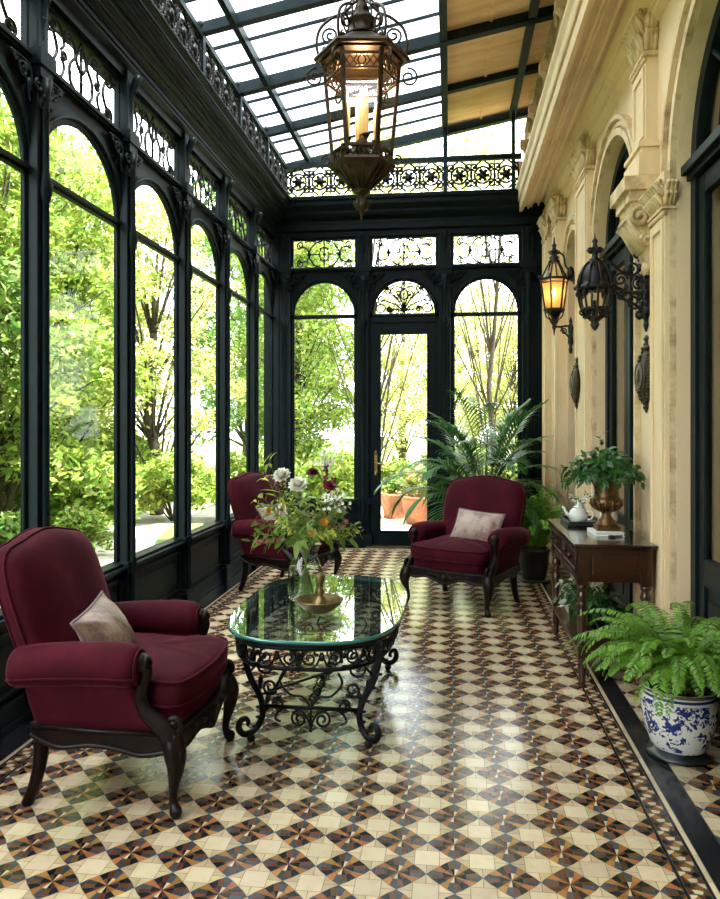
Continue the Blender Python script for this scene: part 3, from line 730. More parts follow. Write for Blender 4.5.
# hanging pilaster on a carved corbel
HP = dict(ya=4.56, yb=4.86)
pilaster('short upper cream pilaster standing on the carved corbel above the dark lantern', 4.56, 4.84, 2.96, 4.06, .07, .38, base=True)
cb = thing('trim_6', 'carved cream stone corbel bracket above the dark ornate lantern', 'corbel', (XR,4.71,2.6), kind='structure')
m = MB()
m.box(-.20,.01,-.20,.20,.28,.36); m.box(-.17,.01,-.175,.175,.22,.28)
m.rings([[(.01,-.16,.22),(-.15,-.16,.22),(-.15,.16,.22),(.01,.16,.22)],[(.01,-.15,.12),(-.13,-.15,.12),(-.13,.15,.12),(.01,.15,.12)],[(.01,-.12,-.02),(-.07,-.12,-.02),(-.07,.12,-.02),(.01,.12,-.02)],[(.01,-.06,-.15),(-.02,-.06,-.15),(-.02,.06,-.15),(.01,.06,-.15)]], smooth=False)
for s in (1,-1):
    m.tube([(-.10+a, s*.155, .13+b) for a, b in spiral(0,0,.065,.01,0,1.6)], .018, 6); m.tube([(-.05+a, s*.125, .0+b) for a, b in spiral(0,0,.04,.01,PI,-1.4)], .014, 6)
for i in range(5):
    m.tube([(-.06,-.10+.05*i,-.05),(-.115,-.10+.05*i,.06),(-.165,-.10+.05*i,.14),(-.18,-.10+.05*i,.10)], [.02,.026,.024,.01], 6)
m.ball((-.03,0,-.15), .035, 8, sc=(.8,1,1.4))
m.build('corbel_block', STONE2, cb)
pilaster('cream pilaster between the second arch and the lit lantern', 6.46, 6.98, 0, 4.06, .07, .40)
pilaster('slim cream pilaster just past the lit lantern', 8.02, 8.30, 0, 4.02, .10, .36)
pilaster('slim cream pilaster tight in the back corner by the fern', 8.56, 8.84, 0, 3.98, .14, .36)

# great cornice
CR = [(.01,3.86),(-.05,3.88),(-.06,3.96),(-.10,3.99),(-.11,4.06),(-.135,4.10),(-.165,4.10),(-.17,4.075),(-.20,4.07),(-.205,4.095),(-.25,4.095),(-.255,4.065),(-.285,4.055),(-.30,4.035),(-.315,4.035),(-.32,4.06),(-.355,4.06),(-.36,4.025),(-.375,4.015),(-.405,4.01),(-.41,4.11),(-.43,4.13),(-.43,4.21),(-.455,4.24),(-.455,4.28),(-.27,4.33),(.01,4.33)]
m = MB(); m.profile([(XR+d,0,z) for d, z in CR], (0,YF,0), (0,YB-.02,0), closed=True)
for d, z in ((-.055,3.92),(-.105,4.02),(-.42,4.12),(-.185,4.07),(-.27,4.06)): m.tube([(XR+d,YF,z),(XR+d,YB-.02,z)], .014, 6)
o = m.build('trim_7', STONE); tag(o, 'massive cream moulded cornice overhanging the house wall', 'cornice', kind='structure')
m = MB(); m.box(XR-.02,XR+.01,4.9,6.44,3.62,3.66); 
# upper storey, rises above the glass roof; unseen height added to block the sun
XU = .95
m = MB(); m.box(XU, 6.0, YF, YB+.5, 4.31, 9.2); m.box(XR+.9, 6.0, YF-2, YB+.5, -.1, 4.31)
up = m.build('wall_upper', ROUGHSTONE); tag(up, 'weathered buff upper house wall above the big cornice', 'wall', kind='structure')
k = 0
for y in (4.3,5.3,6.3,7.2,8.1,8.8):
    m = MB(); m.box(-.04,.01,-.14,.14,0,.80); m.box(-.075,.01,-.17,.17,.62,.68); m.box(-.06,.01,-.16,.16,0,.06)
    for s in (1,-1): m.tube([(-.06,s*.10+a*s,.56+b) for a, b in spiral(0,0,.045,.01,0,1.4)], .014, 5)
    m.build('upper_pilaster', STONE2, up, loc=(XU,y,4.33))
    m = MB(); m.box(-.16,.01,-.05,.05,.02,.09); m.tube([(0,0,-.1),(-.06,0,-.07),(-.10,0,0),(-.15,0,.03)], [.05,.045,.04,.03], 8)
    m.build('corbel', ROUGHSTONE, up, loc=(XU,y+.45,4.62))
# doors within the arches
def arch_door(n, yc, hw, sp, lab):
    r = thing('door_%d' % n, lab, 'door', (XR+.10, yc, 0), kind='structure')
    m = MB(); f = .085
    for s in (1,-1): m.box(-.03,.05,min(s*hw,s*(hw-f)),max(s*hw,s*(hw-f)),0,sp); 
    m.box(-.05,.05,-hw,hw,sp-.05,sp+.06); m.box(-.08,-.05,-hw,hw,sp-.02,sp+.03)
    nn = 28; rs = []
    for i in range(nn+1):
        a = PI*i/nn; c_, s_ = -cos(a), sin(a); rs.append([(-.03,c_*(hw-f),sp+s_*(hw-f)),(.05,c_*(hw-f),sp+s_*(hw-f)),(.05,c_*hw,sp+s_*hw),(-.03,c_*hw,sp+s_*hw)])
    m.rings(rs, smooth=False); m.build('door_frame', IRON, r, bevel=.004)
    m = MB(); g_ = .02; wst = .085
    for a, b in ((-hw+f+.004,-.004),(.004,hw-f-.004)):
        m.box(-.015,.035,a,a+wst,.02,sp-.06); m.box(-.015,.035,b-wst,b,.02,sp-.06); m.box(-.015,.035,a+wst,b-wst,.02,.14); m.box(-.015,.035,a+wst,b-wst,sp-.16,sp-.06)
        m.box(-.015,.035,a+wst,b-wst,.66,.80); m.box(.0,.025,a+wst,b-wst,.14,.66); m.box(-.012,.0,a+wst+.05,b-wst-.05,.20,.60)
    m.build('door_leaf', IRON, r, bevel=.006)
    for a, b in ((-hw+f+.004,-.004),(.004,hw-f-.004)): MB().box(.006,.012,a+wst,b-wst,.80,sp-.16).build('pane', LAMPGLASS, r)
    q = MB(); q.prism([((hw-f)*-cos(PI*i/20), sp+.06+(hw-f-.06)*sin(PI*i/20)) for i in range(21)], lambda u, v, d: (d,u,v), .006, .012); q.build('arch_pane', LAMPGLASS, r)
    m = MB(); m.tube([(-.01,0,sp+.05),(-.01,0,sp+hw-f)], .014, 6); m.tube([(-.01,.5*hw*cos(PI*i/16),sp+.06+.5*hw*sin(PI*i/16)) for i in range(17)], .012, 6)
    for a in (.25,.75): m.tube([(-.01,.5*hw*cos(PI*a),sp+.06+.5*hw*sin(PI*a)),(-.01,(hw-f)*cos(PI*a),sp+.02+(hw-f)*sin(PI*a))], .012, 6)
    m.build('fanlight_bar', IRON, r)
    # wooden inner shutters just behind the panes
    for a, b in ((-hw+.03,-.006),(.006,hw-.03)):
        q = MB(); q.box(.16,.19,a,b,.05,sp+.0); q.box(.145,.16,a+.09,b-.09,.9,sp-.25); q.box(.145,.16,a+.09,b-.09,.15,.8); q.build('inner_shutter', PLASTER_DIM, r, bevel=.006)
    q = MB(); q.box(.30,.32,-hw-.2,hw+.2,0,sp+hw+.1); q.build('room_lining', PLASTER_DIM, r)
    return r
arch_door(2, *OPEN[1], 'dark green arched glazed doorway at the very edge beside the fern pot')
arch_door(3, *OPEN[2], 'dark green arched doorway behind the ornate black lantern')
arch_door(4, *OPEN[3], 'narrow dark arched doorway by the lit lantern')
arch_door(5, *OPEN[0], 'dark green arched doorway behind the viewer')
# ------------------------------------------------------------------ armchairs. local: +x the way the sitter faces, z up, origin on the floor
def scale_ring(outline, c, k): return [(c[0]+(a-c[0])*k, c[1]+(b-c[1])*k) for a, b in outline]
def pillow(mb, outline, prof, fn, m=0):
    """closed cushion: outline scaled through the (scale, depth) profile; fn(u, v, d, k) -> 3-D"""
    cx = sum(p[0] for p in outline)/len(outline); cy = sum(p[1] for p in outline)/len(outline)
    mb.rings([[fn(u, v, d, k) for u, v in scale_ring(outline, (cx, cy), k)] for k, d in prof], m)
def rrect(a, b, r, n=5):
    P = []
    for cx, cy, t0 in ((a-r,b-r,0),(-a+r,b-r,PI/2),(-a+r,-b+r,PI),(a-r,-b+r,1.5*PI)):
        for i in range(n+1): P.append((cx+r*cos(t0+PI/2*i/n), cy+r*sin(t0+PI/2*i/n)))
    return P
def resample(P, n):
    P = [Vector(p) for p in P]; P.append(P[0]); L_ = [0]
    for i in range(1, len(P)): L_.append(L_[-1]+(P[i]-P[i-1]).length)
    out = []; j = 0
    for i in range(n):
        t = L_[-1]*i/n
        while L_[j+1] < t: j += 1
        k = (t-L_[j])/max(1e-9, L_[j+1]-L_[j]); out.append(tuple(P[j].lerp(P[j+1], k)))
    return out
def make_armchair(label, group):
    r = thing('armchair', label, 'armchair', group=group)
    # back: camel top with rounded shoulders, leaning
    half = [(0,.30),(.30,.30),(.34,.42),(.365,.60),(.376,.75),(.374,.865),(.350,.952),(.295,.995),(.20,1.012),(.10,1.032),(0,1.042)]
    out = crom(half, 4); out = out + [(-a, b) for a, b in reversed(out[1:-1])]
    out = resample(out, 72)
    def lean(z): return -.245-.38*max(0, z-.42)
    def fb(u, v, d, k):
        puff = .022*math.exp(-((abs(u)-.17)/.13)**2)*max(0, (v-.5)) if d > 0 else 0
        return (lean(v)+d+puff-.02*(abs(u)/.36)**2*(1 if d > -.03 else 0), u, v)
    b = MB(); pillow(b, out, [(.02,.062),(.3,.062),(.55,.060),(.74,.055),(.86,.045),(.93,.030),(.975,.008),(1,-.025),(1,-.065),(.985,-.092),(.955,-.105),(.6,-.11),(.02,-.11)], fb)
    bo = b.build('backrest', VELVET, r)
    p = MB(); p.tube([fb(u*1.0, .665+(v-.665)*1.0, -.015, 1) for u, v in out if v > .42], .0065, 6); p.tube([fb(u*.985, .665+(v-.665)*.985, -.094, 1) for u, v in out if v > .42], .006, 6)
    p.build('piping', VELVET, bo)
    # seat
    q = MB(); o = resample(rrect(.30,.325,.05), 56)
    pillow(q, o, [(.02,.305),(.98,.305),(1,.315),(1,.385),(.98,.395),(.02,.395)], lambda u, v, d, k: (u+.02+(.035*(1-(v/.33)**2) if u > .2 else 0), v, d)); q.build('seat_deck', VELVET, r)
    c = MB(); o = [(-.285,0),(-.285,-.22),(-.27,-.275),(-.15,-.292),(.06,-.292),(.115,-.297),(.15,-.325),(.20,-.340),(.262,-.335),(.290,-.30),(.297,-.15)]; o = o+[(.298,0)]+[(u,-v) for u, v in reversed(o[1:])]; o = resample(crom(o, 5, True), 90)
    def fc(u, v, d, k):
        bow = .045*(1-(v/.34)**2)*max(0, u)/.29
        wr = .004*sin(v*70+u*18)*max(0, 1-k*1.0)*1.2 + .003*sin(u*55+v*25)*(1-k)
        return (.055+u+bow, v, d+wr+(-.012*(u/.3) if d > .47 else 0))
    pillow(c, o, [(.02,.39),(.9,.39),(.97,.398),(1,.425),(1.01,.455),(1,.485),(.97,.505),(.9,.52),(.75,.533),(.5,.543),(.25,.546),(.02,.547)], fc); co_ = c.build('seat_cushion', VELVET, r)
    p = MB()
    for d, k in ((.507,.992),(.405,.985)): p.tube([fc(u*k, v*k, d, 1) for u, v in o], .0065, 6, closed=True)
    p.build('piping', VELVET, co_)
    for s in (1,-1):
        # arm roll: thick, closing to a rosette at the front
        st = [(-.42,.54,.03,.05),(-.415,.545,.065,.07),(-.39,.55,.080,.08),(-.27,.562,.084,.082),(-.09,.572,.086,.084),(.06,.575,.088,.084),(.13,.572,.086,.082),(.165,.568,.076,.074),(.18,.565,.056,.054),(.183,.565,.03,.03)]
        a = MB(); rs = []
        for x, z, ry, rz_ in st:
            ring = []
            for j in range(20):
                t = 2*PI*j/20; yy = ry*cos(t); zz = rz_*sin(t)
                if sin(t) < 0: zz *= 1.0; yy = yy*(1-.0*sin(t))
                ring.append((x, s*(.372+yy), z+zz))
            rs.append(ring)
        a.rings(rs)
        ao = a.build('armrest', VELVET, r)
        p = MB(); p.tube([(.176,s*(.372+.064*cos(2*PI*j/20)),.566+.066*sin(2*PI*j/20)) for j in range(20)], .006, 6, closed=True)
        p.tube([(x, s*(.372+ry*.93), z-rz_*.42) for x, z, ry, rz_ in st[1:-1]], .0055, 6); p.build('piping', VELVET, ao)
        pn = MB(); rs = []                                # upholstered side below the roll
        for z, x0, x1, yo, yi in ((.30,-.31,.285,.375,.31),(.36,-.335,.245,.385,.305),(.42,-.355,.19,.392,.30),(.48,-.37,.155,.395,.30),(.545,-.385,.155,.398,.31)):
            rs.append([(x0,s*yi,z),(x0+.015,s*yo*.985,z),(x0+.05,s*yo,z),((x0+x1)/2,s*(yo+.006),z),(x1-.04,s*yo,z),(x1,s*yo*.985,z),(x1,s*yi,z),((x0+x1)/2,s*yi,z)])
        pn.rings(rs); pn.build('side_panel', VELVET, r)
        # carved arm post: scroll knob above, S-curve down to the seat rail
        w_ = MB(); cpth = crom([(.192,.585,.022),(.204,.545,.026),(.190,.50,.026),(.178,.455,.027),(.192,.41,.03),(.238,.37,.035),(.290,.335,.040),(.320,.295,.045)], 4)
        w_.tube([(x, s*.372, z) for x, z, q_ in cpth], [q_ for x, z, q_ in cpth], 8, flat=1.0)
        w_.tube([(x+q_*.75, s*.372, z+.006) for x, z, q_ in cpth], [q_*.42 for x, z, q_ in cpth], 6)
        Mk = Matrix.Translation((.185, s*.372, .585)) @ Matrix.Rotation(PI/2, 4, 'Y')
        w_.lathe([(.020,-.02),(.034,-.012),(.038,0),(.036,.012),(.028,.018),(.030,.026),(.026,.036),(.014,.040),(.006,.048),(0,.048)], 16, M=Mk)
        w_.tube([(.335+a, s*.372, .345+b) for a, b in spiral(0,0,.035,.008,PI*.8,-1.4)], .013, 6)
        for i in range(4): w_.ball((.335,s*(.372+.014*(i-1.5)),.27), .014, 6, sc=(1,1,1.5))
        w_.build('arm_post', DARKWOOD, r)
    # carved seat frame with serpentine lower edge
    f = MB()
    for s in (1,-1):
        lo = crom([(-.33,.285),(-.28,.262),(-.18,.238),(-.05,.252),(.07,.244),(.18,.225),(.27,.235),(.335,.25)], 5)
        poly = lo + [(.335,.325),(-.33,.335)]
        f.prism(poly, lambda u, v, d, s=s: (u, s*d, v), .335, .385)
        f.tube([(u, s*.388, v+.010) for u, v in lo], .010, 6); f.tube([(-.32,s*.388,.325),(0,s*.391,.318),(.30,s*.388,.318)], .008, 6)
    lo = crom([(-.36,.24),(-.27,.232),(-.17,.252),(-.08,.232),(0,.205),(.08,.232),(.17,.252),(.27,.232),(.36,.24)], 5)
    def fx(v): return .315+.042*(1-(v/.36)**2)
    up_ = [(v, .325) for v, z in reversed(lo)]
    poly = lo+up_; n = len(lo)
    vs = [(fx(u)-.02, u, z) for u, z in poly] + [(fx(u)+.022, u, z) for u, z in poly]; fs = []
    for i in range(n-1):
        a, b_, c_, d_ = i, i+1, 2*n-2-i, 2*n-1-i
        fs += [(a,b_,c_,d_), (a+2*n,d_+2*n,c_+2*n,b_+2*n), (a,a+2*n,b_+2*n,b_), (d_,c_,c_+2*n,d_+2*n)]
    f.add(vs, fs)
    f.tube([(fx(u)+.024, u, z+.012) for u, z in lo], .010, 6); f.tube([(fx(u)+.022, u, .315) for u, z in lo], .008, 6)
    for s in (1,-1):
        f.tube([(fx(.06)+.026, s*(.055+a), .255+b) for a, b in spiral(0,0,.03,.007,PI,-1.4)], .008, 5); f.tube([(fx(.2)+.024, s*(.2+a), .275+b) for a, b in spiral(0,0,.02,.006,0,1.3)], .006, 5)
        f.tube([(fx(.1)+.024, s*.08,.27),(fx(.14)+.024, s*.14,.285),(fx(.18)+.024, s*.18,.285)], [.009,.012,.005], 6)
    f.ball((fx(0)+.026,0,.262), .026, 10, sc=(.6,1,1)); f.ball((fx(0)+.026,0,.225), .018, 8, sc=(.6,1.1,1.1))
    f.box(-.335,-.29,-.34,.34,.25,.335)
    f.build('seat_frame', DARKWOOD, r)
    for s in (1,-1):
        l = MB(); P = crom([(.320,.365,.30,.046),(.338,.378,.255,.050),(.346,.384,.205,.041),(.336,.374,.14,.027),(.325,.362,.08,.020),(.330,.366,.045,.021),(.343,.378,.022,.028),(.345,.38,.004,.020)], 4)
        l.tube([(x, s*y, z) for x, y, z, q_ in P], [q_ for x, y, z, q_ in P], 10)
        l.ball((.372,s*.40,.235), .022, 8, sc=(.8,.8,1.6)); l.ball((.352,s*.386,.026), .020, 8, sc=(1,1,.9)); l.tube([(.36+a*.7,s*(.39+a*.7),.17+b) for a, b in spiral(0,0,.018,.005,PI/2,1.2)], .006, 5)
        l.build('leg', DARKWOOD, r)
        l = MB(); P = crom([(-.305,.335,.31,.036),(-.308,.335,.22,.034),(-.322,.337,.13,.029),(-.348,.342,.05,.026),(-.372,.348,0,.026)], 4)
        l.tube([(x, s*y, z) for x, y, z, q_ in P], [q_ for x, y, z, q_ in P], 8, smooth=True); l.build('leg', DARKWOOD, r)
    return r
GA = 'burgundy velvet armchairs'
ch = make_armchair('burgundy velvet armchair closest to the viewer, in front of the tall windows', GA)
ch.location = (-1.335, 3.06, 0); ch.rotation_euler = (0,0,0); ch.scale = (.87,.92,1)
c2 = dup(ch, (.105, 6.25, 0), math.atan2(-.875,-.484), 'burgundy velvet armchair in front of the palm, facing the viewer')
c2.scale = (.87,1.0,1)
c3 = dup(ch, (-1.46, 6.68, 0), math.radians(-22), 'burgundy velvet armchair in the back corner, partly behind the bouquet')
# throw pillows
def make_throw(label, w_=.42, h_=.28, mt=None):
    o = []
    n = 14
    for sx, sy, ex, ey in ((-1,-1,1,-1),(1,-1,1,1),(1,1,-1,1),(-1,1,-1,-1)):
        for i in range(n):
            t = i/n; x = sx+(ex-sx)*t; y = sy+(ey-sy)*t; k = .07*sin(PI*t)
            if sx == ex: x -= sx*k*.75
            else: y -= sy*k
            o.append((x*w_/2, y*h_/2))
    m = MB()
    def fn(u, v, d, k):
        cr = (abs(u)/(w_/2))*(abs(v)/(h_/2)); wr = .006*sin(u*48+v*30)*(1-k)*(1 if d > 0 else -1)
        return (u, v, d*(1-.75*min(1, cr)**1.2)+wr)
    pf = [(.02,-.075),(.3,-.072),(.55,-.060),(.75,-.042),(.9,-.02),(1,0),(.9,.02),(.75,.042),(.55,.060),(.3,.072),(.02,.075)]
    pillow(m, o, pf, fn)
    r = thing('throw_pillow', label, 'pillow', group='embroidered silk pillows on the armchairs')
    m.build('cover', mt or SILK, r)
    p = MB(); p.tube([(u, v, 0) for u, v in o], .006, 6, closed=True); p.build('piping', PIPING, r)
    return r
def place_throw(p, chair, lx, ly, lz, tilt=68, yaw=0, roll=0):
    M = chair_matrix(chair) @ Matrix.Translation((lx,ly,lz)) @ Matrix.Rotation(math.radians(yaw),4,'Z') @ Matrix.Rotation(math.radians(-90+(90-tilt)),4,'Y').inverted() @ Matrix.Rotation(PI/2+math.radians(roll),4,'Z')
    l, q, _ = M.decompose(); p.location = l; p.rotation_euler = q.to_euler()
def chair_matrix(o): return Matrix.Translation(o.location) @ o.rotation_euler.to_matrix().to_4x4() @ Matrix.Diagonal((*o.scale,1))
p1 = make_throw('faded brownish bronze silk pillow on the armchair closest to the viewer', .45, .28, SILKDARK); place_throw(p1, ch, -.115, -.10, .618, 56, 6, 4)
p2 = make_throw('pale rose silk pillow on the armchair in front of the palm'); place_throw(p2, c2, -.08, .10, .645, 58, 4, -4)
p3 = dup(p2, label='pale silk pillow on the corner armchair, half hidden by the bouquet'); place_throw(p3, c3, -.085, -.10, .640, 58, 0, 3)

# ------------------------------------------------------------------ oval glass coffee table on wrought iron
TX, TY, TH = -.685, 4.02, .52
t = thing('coffee_table', 'oval glass topped coffee table with scrolling black wrought iron legs', 'coffee table', (TX,TY,0))
def oval(a, b, n=72, e=3.0): return [((abs(cos(2*PI*i/n))**(2/e))*a*(1 if cos(2*PI*i/n) >= 0 else -1), (abs(sin(2*PI*i/n))**(2/e))*b*(1 if sin(2*PI*i/n) >= 0 else -1)) for i in range(n)]
AX, AY = .45, .745
O = oval(AX, AY)
m = MB(); pillow(m, O, [(.02,TH-.016),(.99,TH-.016)], lambda u, v, d, k: (u,v,d)); n0 = len(m.f)
m = MB(); n = len(O)
m.add([(u*.985,v*.99,TH) for u, v in O],[tuple(range(n))],0); m.add([(u*.985,v*.99,TH-.018) for u, v in O],[tuple(range(n-1,-1,-1))],0)
m.rings([[(u*.985,v*.99,TH) for u, v in O],[(u*.996,v*.997,TH-.003) for u, v in O],[(u,v,TH-.009) for u, v in O],[(u*.996,v*.997,TH-.015) for u, v in O],[(u*.985,v*.99,TH-.018) for u, v in O]], 1, True, False, False)
m.build('glass_top', [TABLEGLASS, TABLEEDGE], t)
m = MB(); R1 = oval(AX-.035, AY-.04)
m.tube([(u,v,TH-.032) for u, v in R1], .012, 6, closed=True); m.tube([(u,v,TH-.045) for u, v in R1], .010, 6, closed=True); m.build('top_ring', WROUGHT, t)
R2 = oval(AX-.055, AY-.06)
m = MB(); m.tube([(u,v,TH-.145) for u, v in R2], .010, 6, closed=True); m.build('lower_ring', WROUGHT, t)
# scrolls between the rings
m = MB(); Rr = resample([(u,v) for u, v in oval(AX-.045, AY-.05)], 240)
def onring(s_, z): 
    i = int(s_*240) % 240; f_ = s_*240-math.floor(s_*240); a, b = Rr[i], Rr[(i+1) % 240]; return (a[0]+(b[0]-a[0])*f_, a[1]+(b[1]-a[1])*f_, z)
per = 3.6; NM = 18
for k in range(NM):
    s0 = (k+.5)/NM; zc = TH-.092
    for sg in (1,-1):
        m.tube([onring(s0+sg*(.045+a)/per, zc+b) for a, b in spiral(0,0,.036,.007,PI*.5,1.5)], .0055, 5)
        m.tube([onring(s0+sg*u/per, zc+v) for u, v in crom([(0,-.035),(.03,-.048),(.075,-.03),(.098,.03)],4)], .0055, 5)
        m.tube([onring(s0+sg*u/per, zc+v) for u, v in crom([(.012,.0),(.02,.03),(.004,.045)],4)], .0055, 5)
    m.ball(onring(s0, zc+.012), .014, 6); m.ball(onring(s0+.5/NM, zc-.0), .012, 6)
m.build('scroll_apron', WROUGHT, t)
LEGS = [(-1,-1),(1,-1),(1,1),(-1,1)]
def legpath(sx, sy):
    def L_(o, z): return (sx*(.225+o*.72), sy*(.50+(o*.60 if z < .2 else 0)), z)
    return crom([L_(.130,TH-.04),L_(.140,.43),L_(.130,.36),L_(.095,.28),L_(.035,.20),L_(.012,.14),L_(.022,.085),L_(.065,.045),L_(.115,.042),L_(.142,.07),L_(.135,.105),L_(.105,.112),L_(.09,.092),L_(.10,.078)], 5)
for sx, sy in LEGS:
    m = MB(); P = legpath(sx, sy); k = len(P)
    m.tube(P, [.016 if i < k*.7 else .016-.007*(i-k*.7)/(k*.3) for i in range(k)], 7)
    fx_, fy_, fz_ = sx*(.225+.075*.72), sy*(.50+.075*.62), .042
    m.lathe([(.012,.036),(.012,.028),(.020,.022),(.021,.012),(.014,.004),(.016,0)], 10, (fx_,fy_,0))
    for i in range(8):
        p = P[4+i*4]; m.ball((p[0]+sx*.016, p[1]+sy*.010, p[2]), .011, 6, sc=(1.5,1,.7))
    lg = m.build('leg', WROUGHT, t, loc=(.03,-.06,0))
    for u0, v0, rr, a0, tn in ((.10,.345,.050,PI*.5,1.5),(.075,.245,.040,-PI*.2,-1.5),(.08,.165,.034,PI*.4,1.5)):
        for along in (0,1):                              # scrollwork filling beside the leg
            m = MB(); Q = spiral(0,0,rr,.008,a0,tn); o_ = max(0,(v0-.16))*.62
            if along == 0: W3 = [(sx*(.225+o_*.72-u0-a+.01), sy*.50, v0+b) for a, b in Q]
            else: W3 = [(sx*(.225+o_*.72), sy*(.50-u0*1.1-a+.01), v0+b) for a, b in Q]
            m.tube([(sx*(.225+o_*.72), sy*.50, v0-.04)]+W3, .0065, 5); m.build('scroll', WROUGHT, lg)
m = MB(); zs = .155
for a, b in ((0,1),(1,2),(2,3),(3,0)):
    A, B = [(LEGS[q_][0]*.233, LEGS[q_][1]*.507, zs) for q_ in (a, b)]
    m.tube([A, B], .009, 6)
m.tube([(-.233,-.3,zs),(.233,.3,zs)], .007, 5); m.tube([(0,-.507,zs),(0,.507,zs)], .009, 6)
st_ = m.build('stretcher', WROUGHT, t, loc=(.03,-.06,0))
m = MB()
for sy in (-1,1):
    for sg in (1,-1):
        m.tube([(sg*(.055+a), sy*.507, zs-.055+b) for a, b in spiral(0,0,.042,.008,PI/2,-1.5)], .0065, 5)
        m.tube([(sg*u, sy*.507, zs+v) for u, v in crom([(.0,-.09),(.02,-.045),(.055,-.012),(.12,-.005),(.16,-.03),(.17,-.06),(.145,-.07)],4)], .0065, 5)
        m.tube([(sg*u, sy*.507, zs+v) for u, v in crom([(.0,.0),(.04,.05),(.10,.06),(.15,.12),(.13,.17)],4)], .006, 5)
    m.tube([(0,sy*.507,zs),(0,sy*.507,zs-.10)], .007, 6); m.ball((0,sy*.507,zs-.105), .012, 6)
m.build('stretcher_scrolls', WROUGHT, t, loc=(.03,-.06,0))
for k in range(9):
    y = -.44+.11*k; m = MB()
    m.tube([(a, y+.02, zs+b+.012) for a, b in spiral(0,0,.03,.007,k,1.3)], .005, 4); m.ball((.012*(-1)**k,y,zs+.012), .013, 6)
    m.build('rosette', WROUGHT, st_)

# vase, bowl and candlestick on the glass
VX, VY = -.80, 4.06
v = thing('vase', 'clear glass vase holding the big flower bouquet on the coffee table', 'vase', (VX,VY,TH+.001))
m = MB(); m.lathe([(.0,.0),(.075,.0),(.092,.012),(.098,.06),(.098,.15),(.092,.19),(.074,.225),(.068,.25),(.074,.285),(.086,.31)], 32); 
m.v = m.v; m.build('vessel', VASEGLASS, v)
m = MB(); m.tube([(.086*cos(2*PI*i/32), .086*sin(2*PI*i/32), .31) for i in range(32)], .0035, 6, closed=True); m.build('rim', VASEGLASS, v)
m = MB(); m.lathe([(.0,.014),(.088,.016),(.094,.06),(.094,.15),(.088,.185),(0,.185)], 28); m.build('water', WATER, v)
bw = thing('bowl', 'shallow old brass bowl on the glass coffee table', 'bowl', (-.675,3.80,TH+.001))
m = MB(); m.lathe([(0,.004),(.045,0),(.055,.006),(.085,.022),(.112,.045),(.122,.062),(.126,.066),(.122,.068),(.116,.062),(.10,.044),(.07,.026),(.03,.016),(0,.015)], 36); m.build('dish', OLDBRASS, bw)
m = MB(); m.tube([(.124*cos(2*PI*i/36), .124*sin(2*PI*i/36), .066) for i in range(36)], .004, 6, closed=True); m.build('rim', OLDBRASS, bw)
cs = thing('candlestick', 'small brass candlestick standing in the brass bowl', 'candlestick', (-.675,3.815,TH+.018))
m = MB(); m.lathe([(.0,0),(.042,.0),(.046,.012),(.040,.03),(.030,.05),(.018,.062),(.016,.07),(.026,.085),(.014,.10),(.017,.12),(.026,.16),(.030,.175),(.024,.178),(.012,.17),(0,.168)], 20); m.build('stem', OLDBRASS, cs)
m = MB(); m.lathe([(.014,.166),(.014,.182),(0,.184)], 12); m.build('candle_cup', OLDBRASS, cs)

# ------------------------------------------------------------------ console table
KX0, KX1, KY0, KY1, KH = .695, 1.155, 4.30, 5.45, .82
kt = thing('console_table', 'dark mahogany console table with turned legs against the stone wall', 'console table', ((KX0+KX1)/2,(KY0+KY1)/2,0))
kx, ky = (KX0+KX1)/2, (KY0+KY1)/2; a, b = (KX1-KX0)/2, (KY1-KY0)/2
m = MB(); m.box(-a,a,-b,b,KH-.018,KH); m.box(-a+.008,a-.008,-b+.008,b-.008,KH-.03,KH-.018); m.build('tabletop', MAHOGTOP, kt, bevel=.006)
m = MB(); m.box(-a+.04,a-.03,-b+.04,-b+.06,.60,KH-.03); m.box(-a+.04,a-.03,b-.06,b-.04,.60,KH-.03); m.box(a-.05,a-.03,-b+.06,b-.06,.60,KH-.03); m.box(-a+.045,-a+.06,-b+.06,b-.06,.60,KH-.03)
m.box(-a+.11,a-.10,-b+.033,-b+.042,.64,KH-.07); m.box(-a+.03,-a+.045,-b+.03,b-.03,.595,.612)
m.build('apron', MAHOG, kt, bevel=.004)
for k in range(2):
    y0 = -b+.09+k*(b-.06); y1 = y0+b-.12
    m = MB(); m.box(-a+.028,-a+.046,y0,y1,.635,KH-.045)
    for p_, q_ in (((y0+.02,.655),(y1-.02,.655)),((y0+.02,KH-.065),(y1-.02,KH-.065)),((y0+.02,.655),(y0+.02,KH-.065)),((y1-.02,.655),(y1-.02,KH-.065))): m.bar((-a+.026,*p_),(-a+.026,*q_),.012,.008,up=(1,0,0))
    d = m.build('drawer', MAHOG, kt, bevel=.003)
    for yy in (y0+(y1-y0)*.28, y0+(y1-y0)*.72):
        m = MB(); m.lathe([(.008,0),(.007,.010),(.015,.016),(.017,.024),(.010,.030),(0,.031)], 12, M=Matrix.Translation((-a+.028,yy,.715)) @ Matrix.Rotation(-PI/2,4,'Y')); m.build('knob', BRONZE, d)
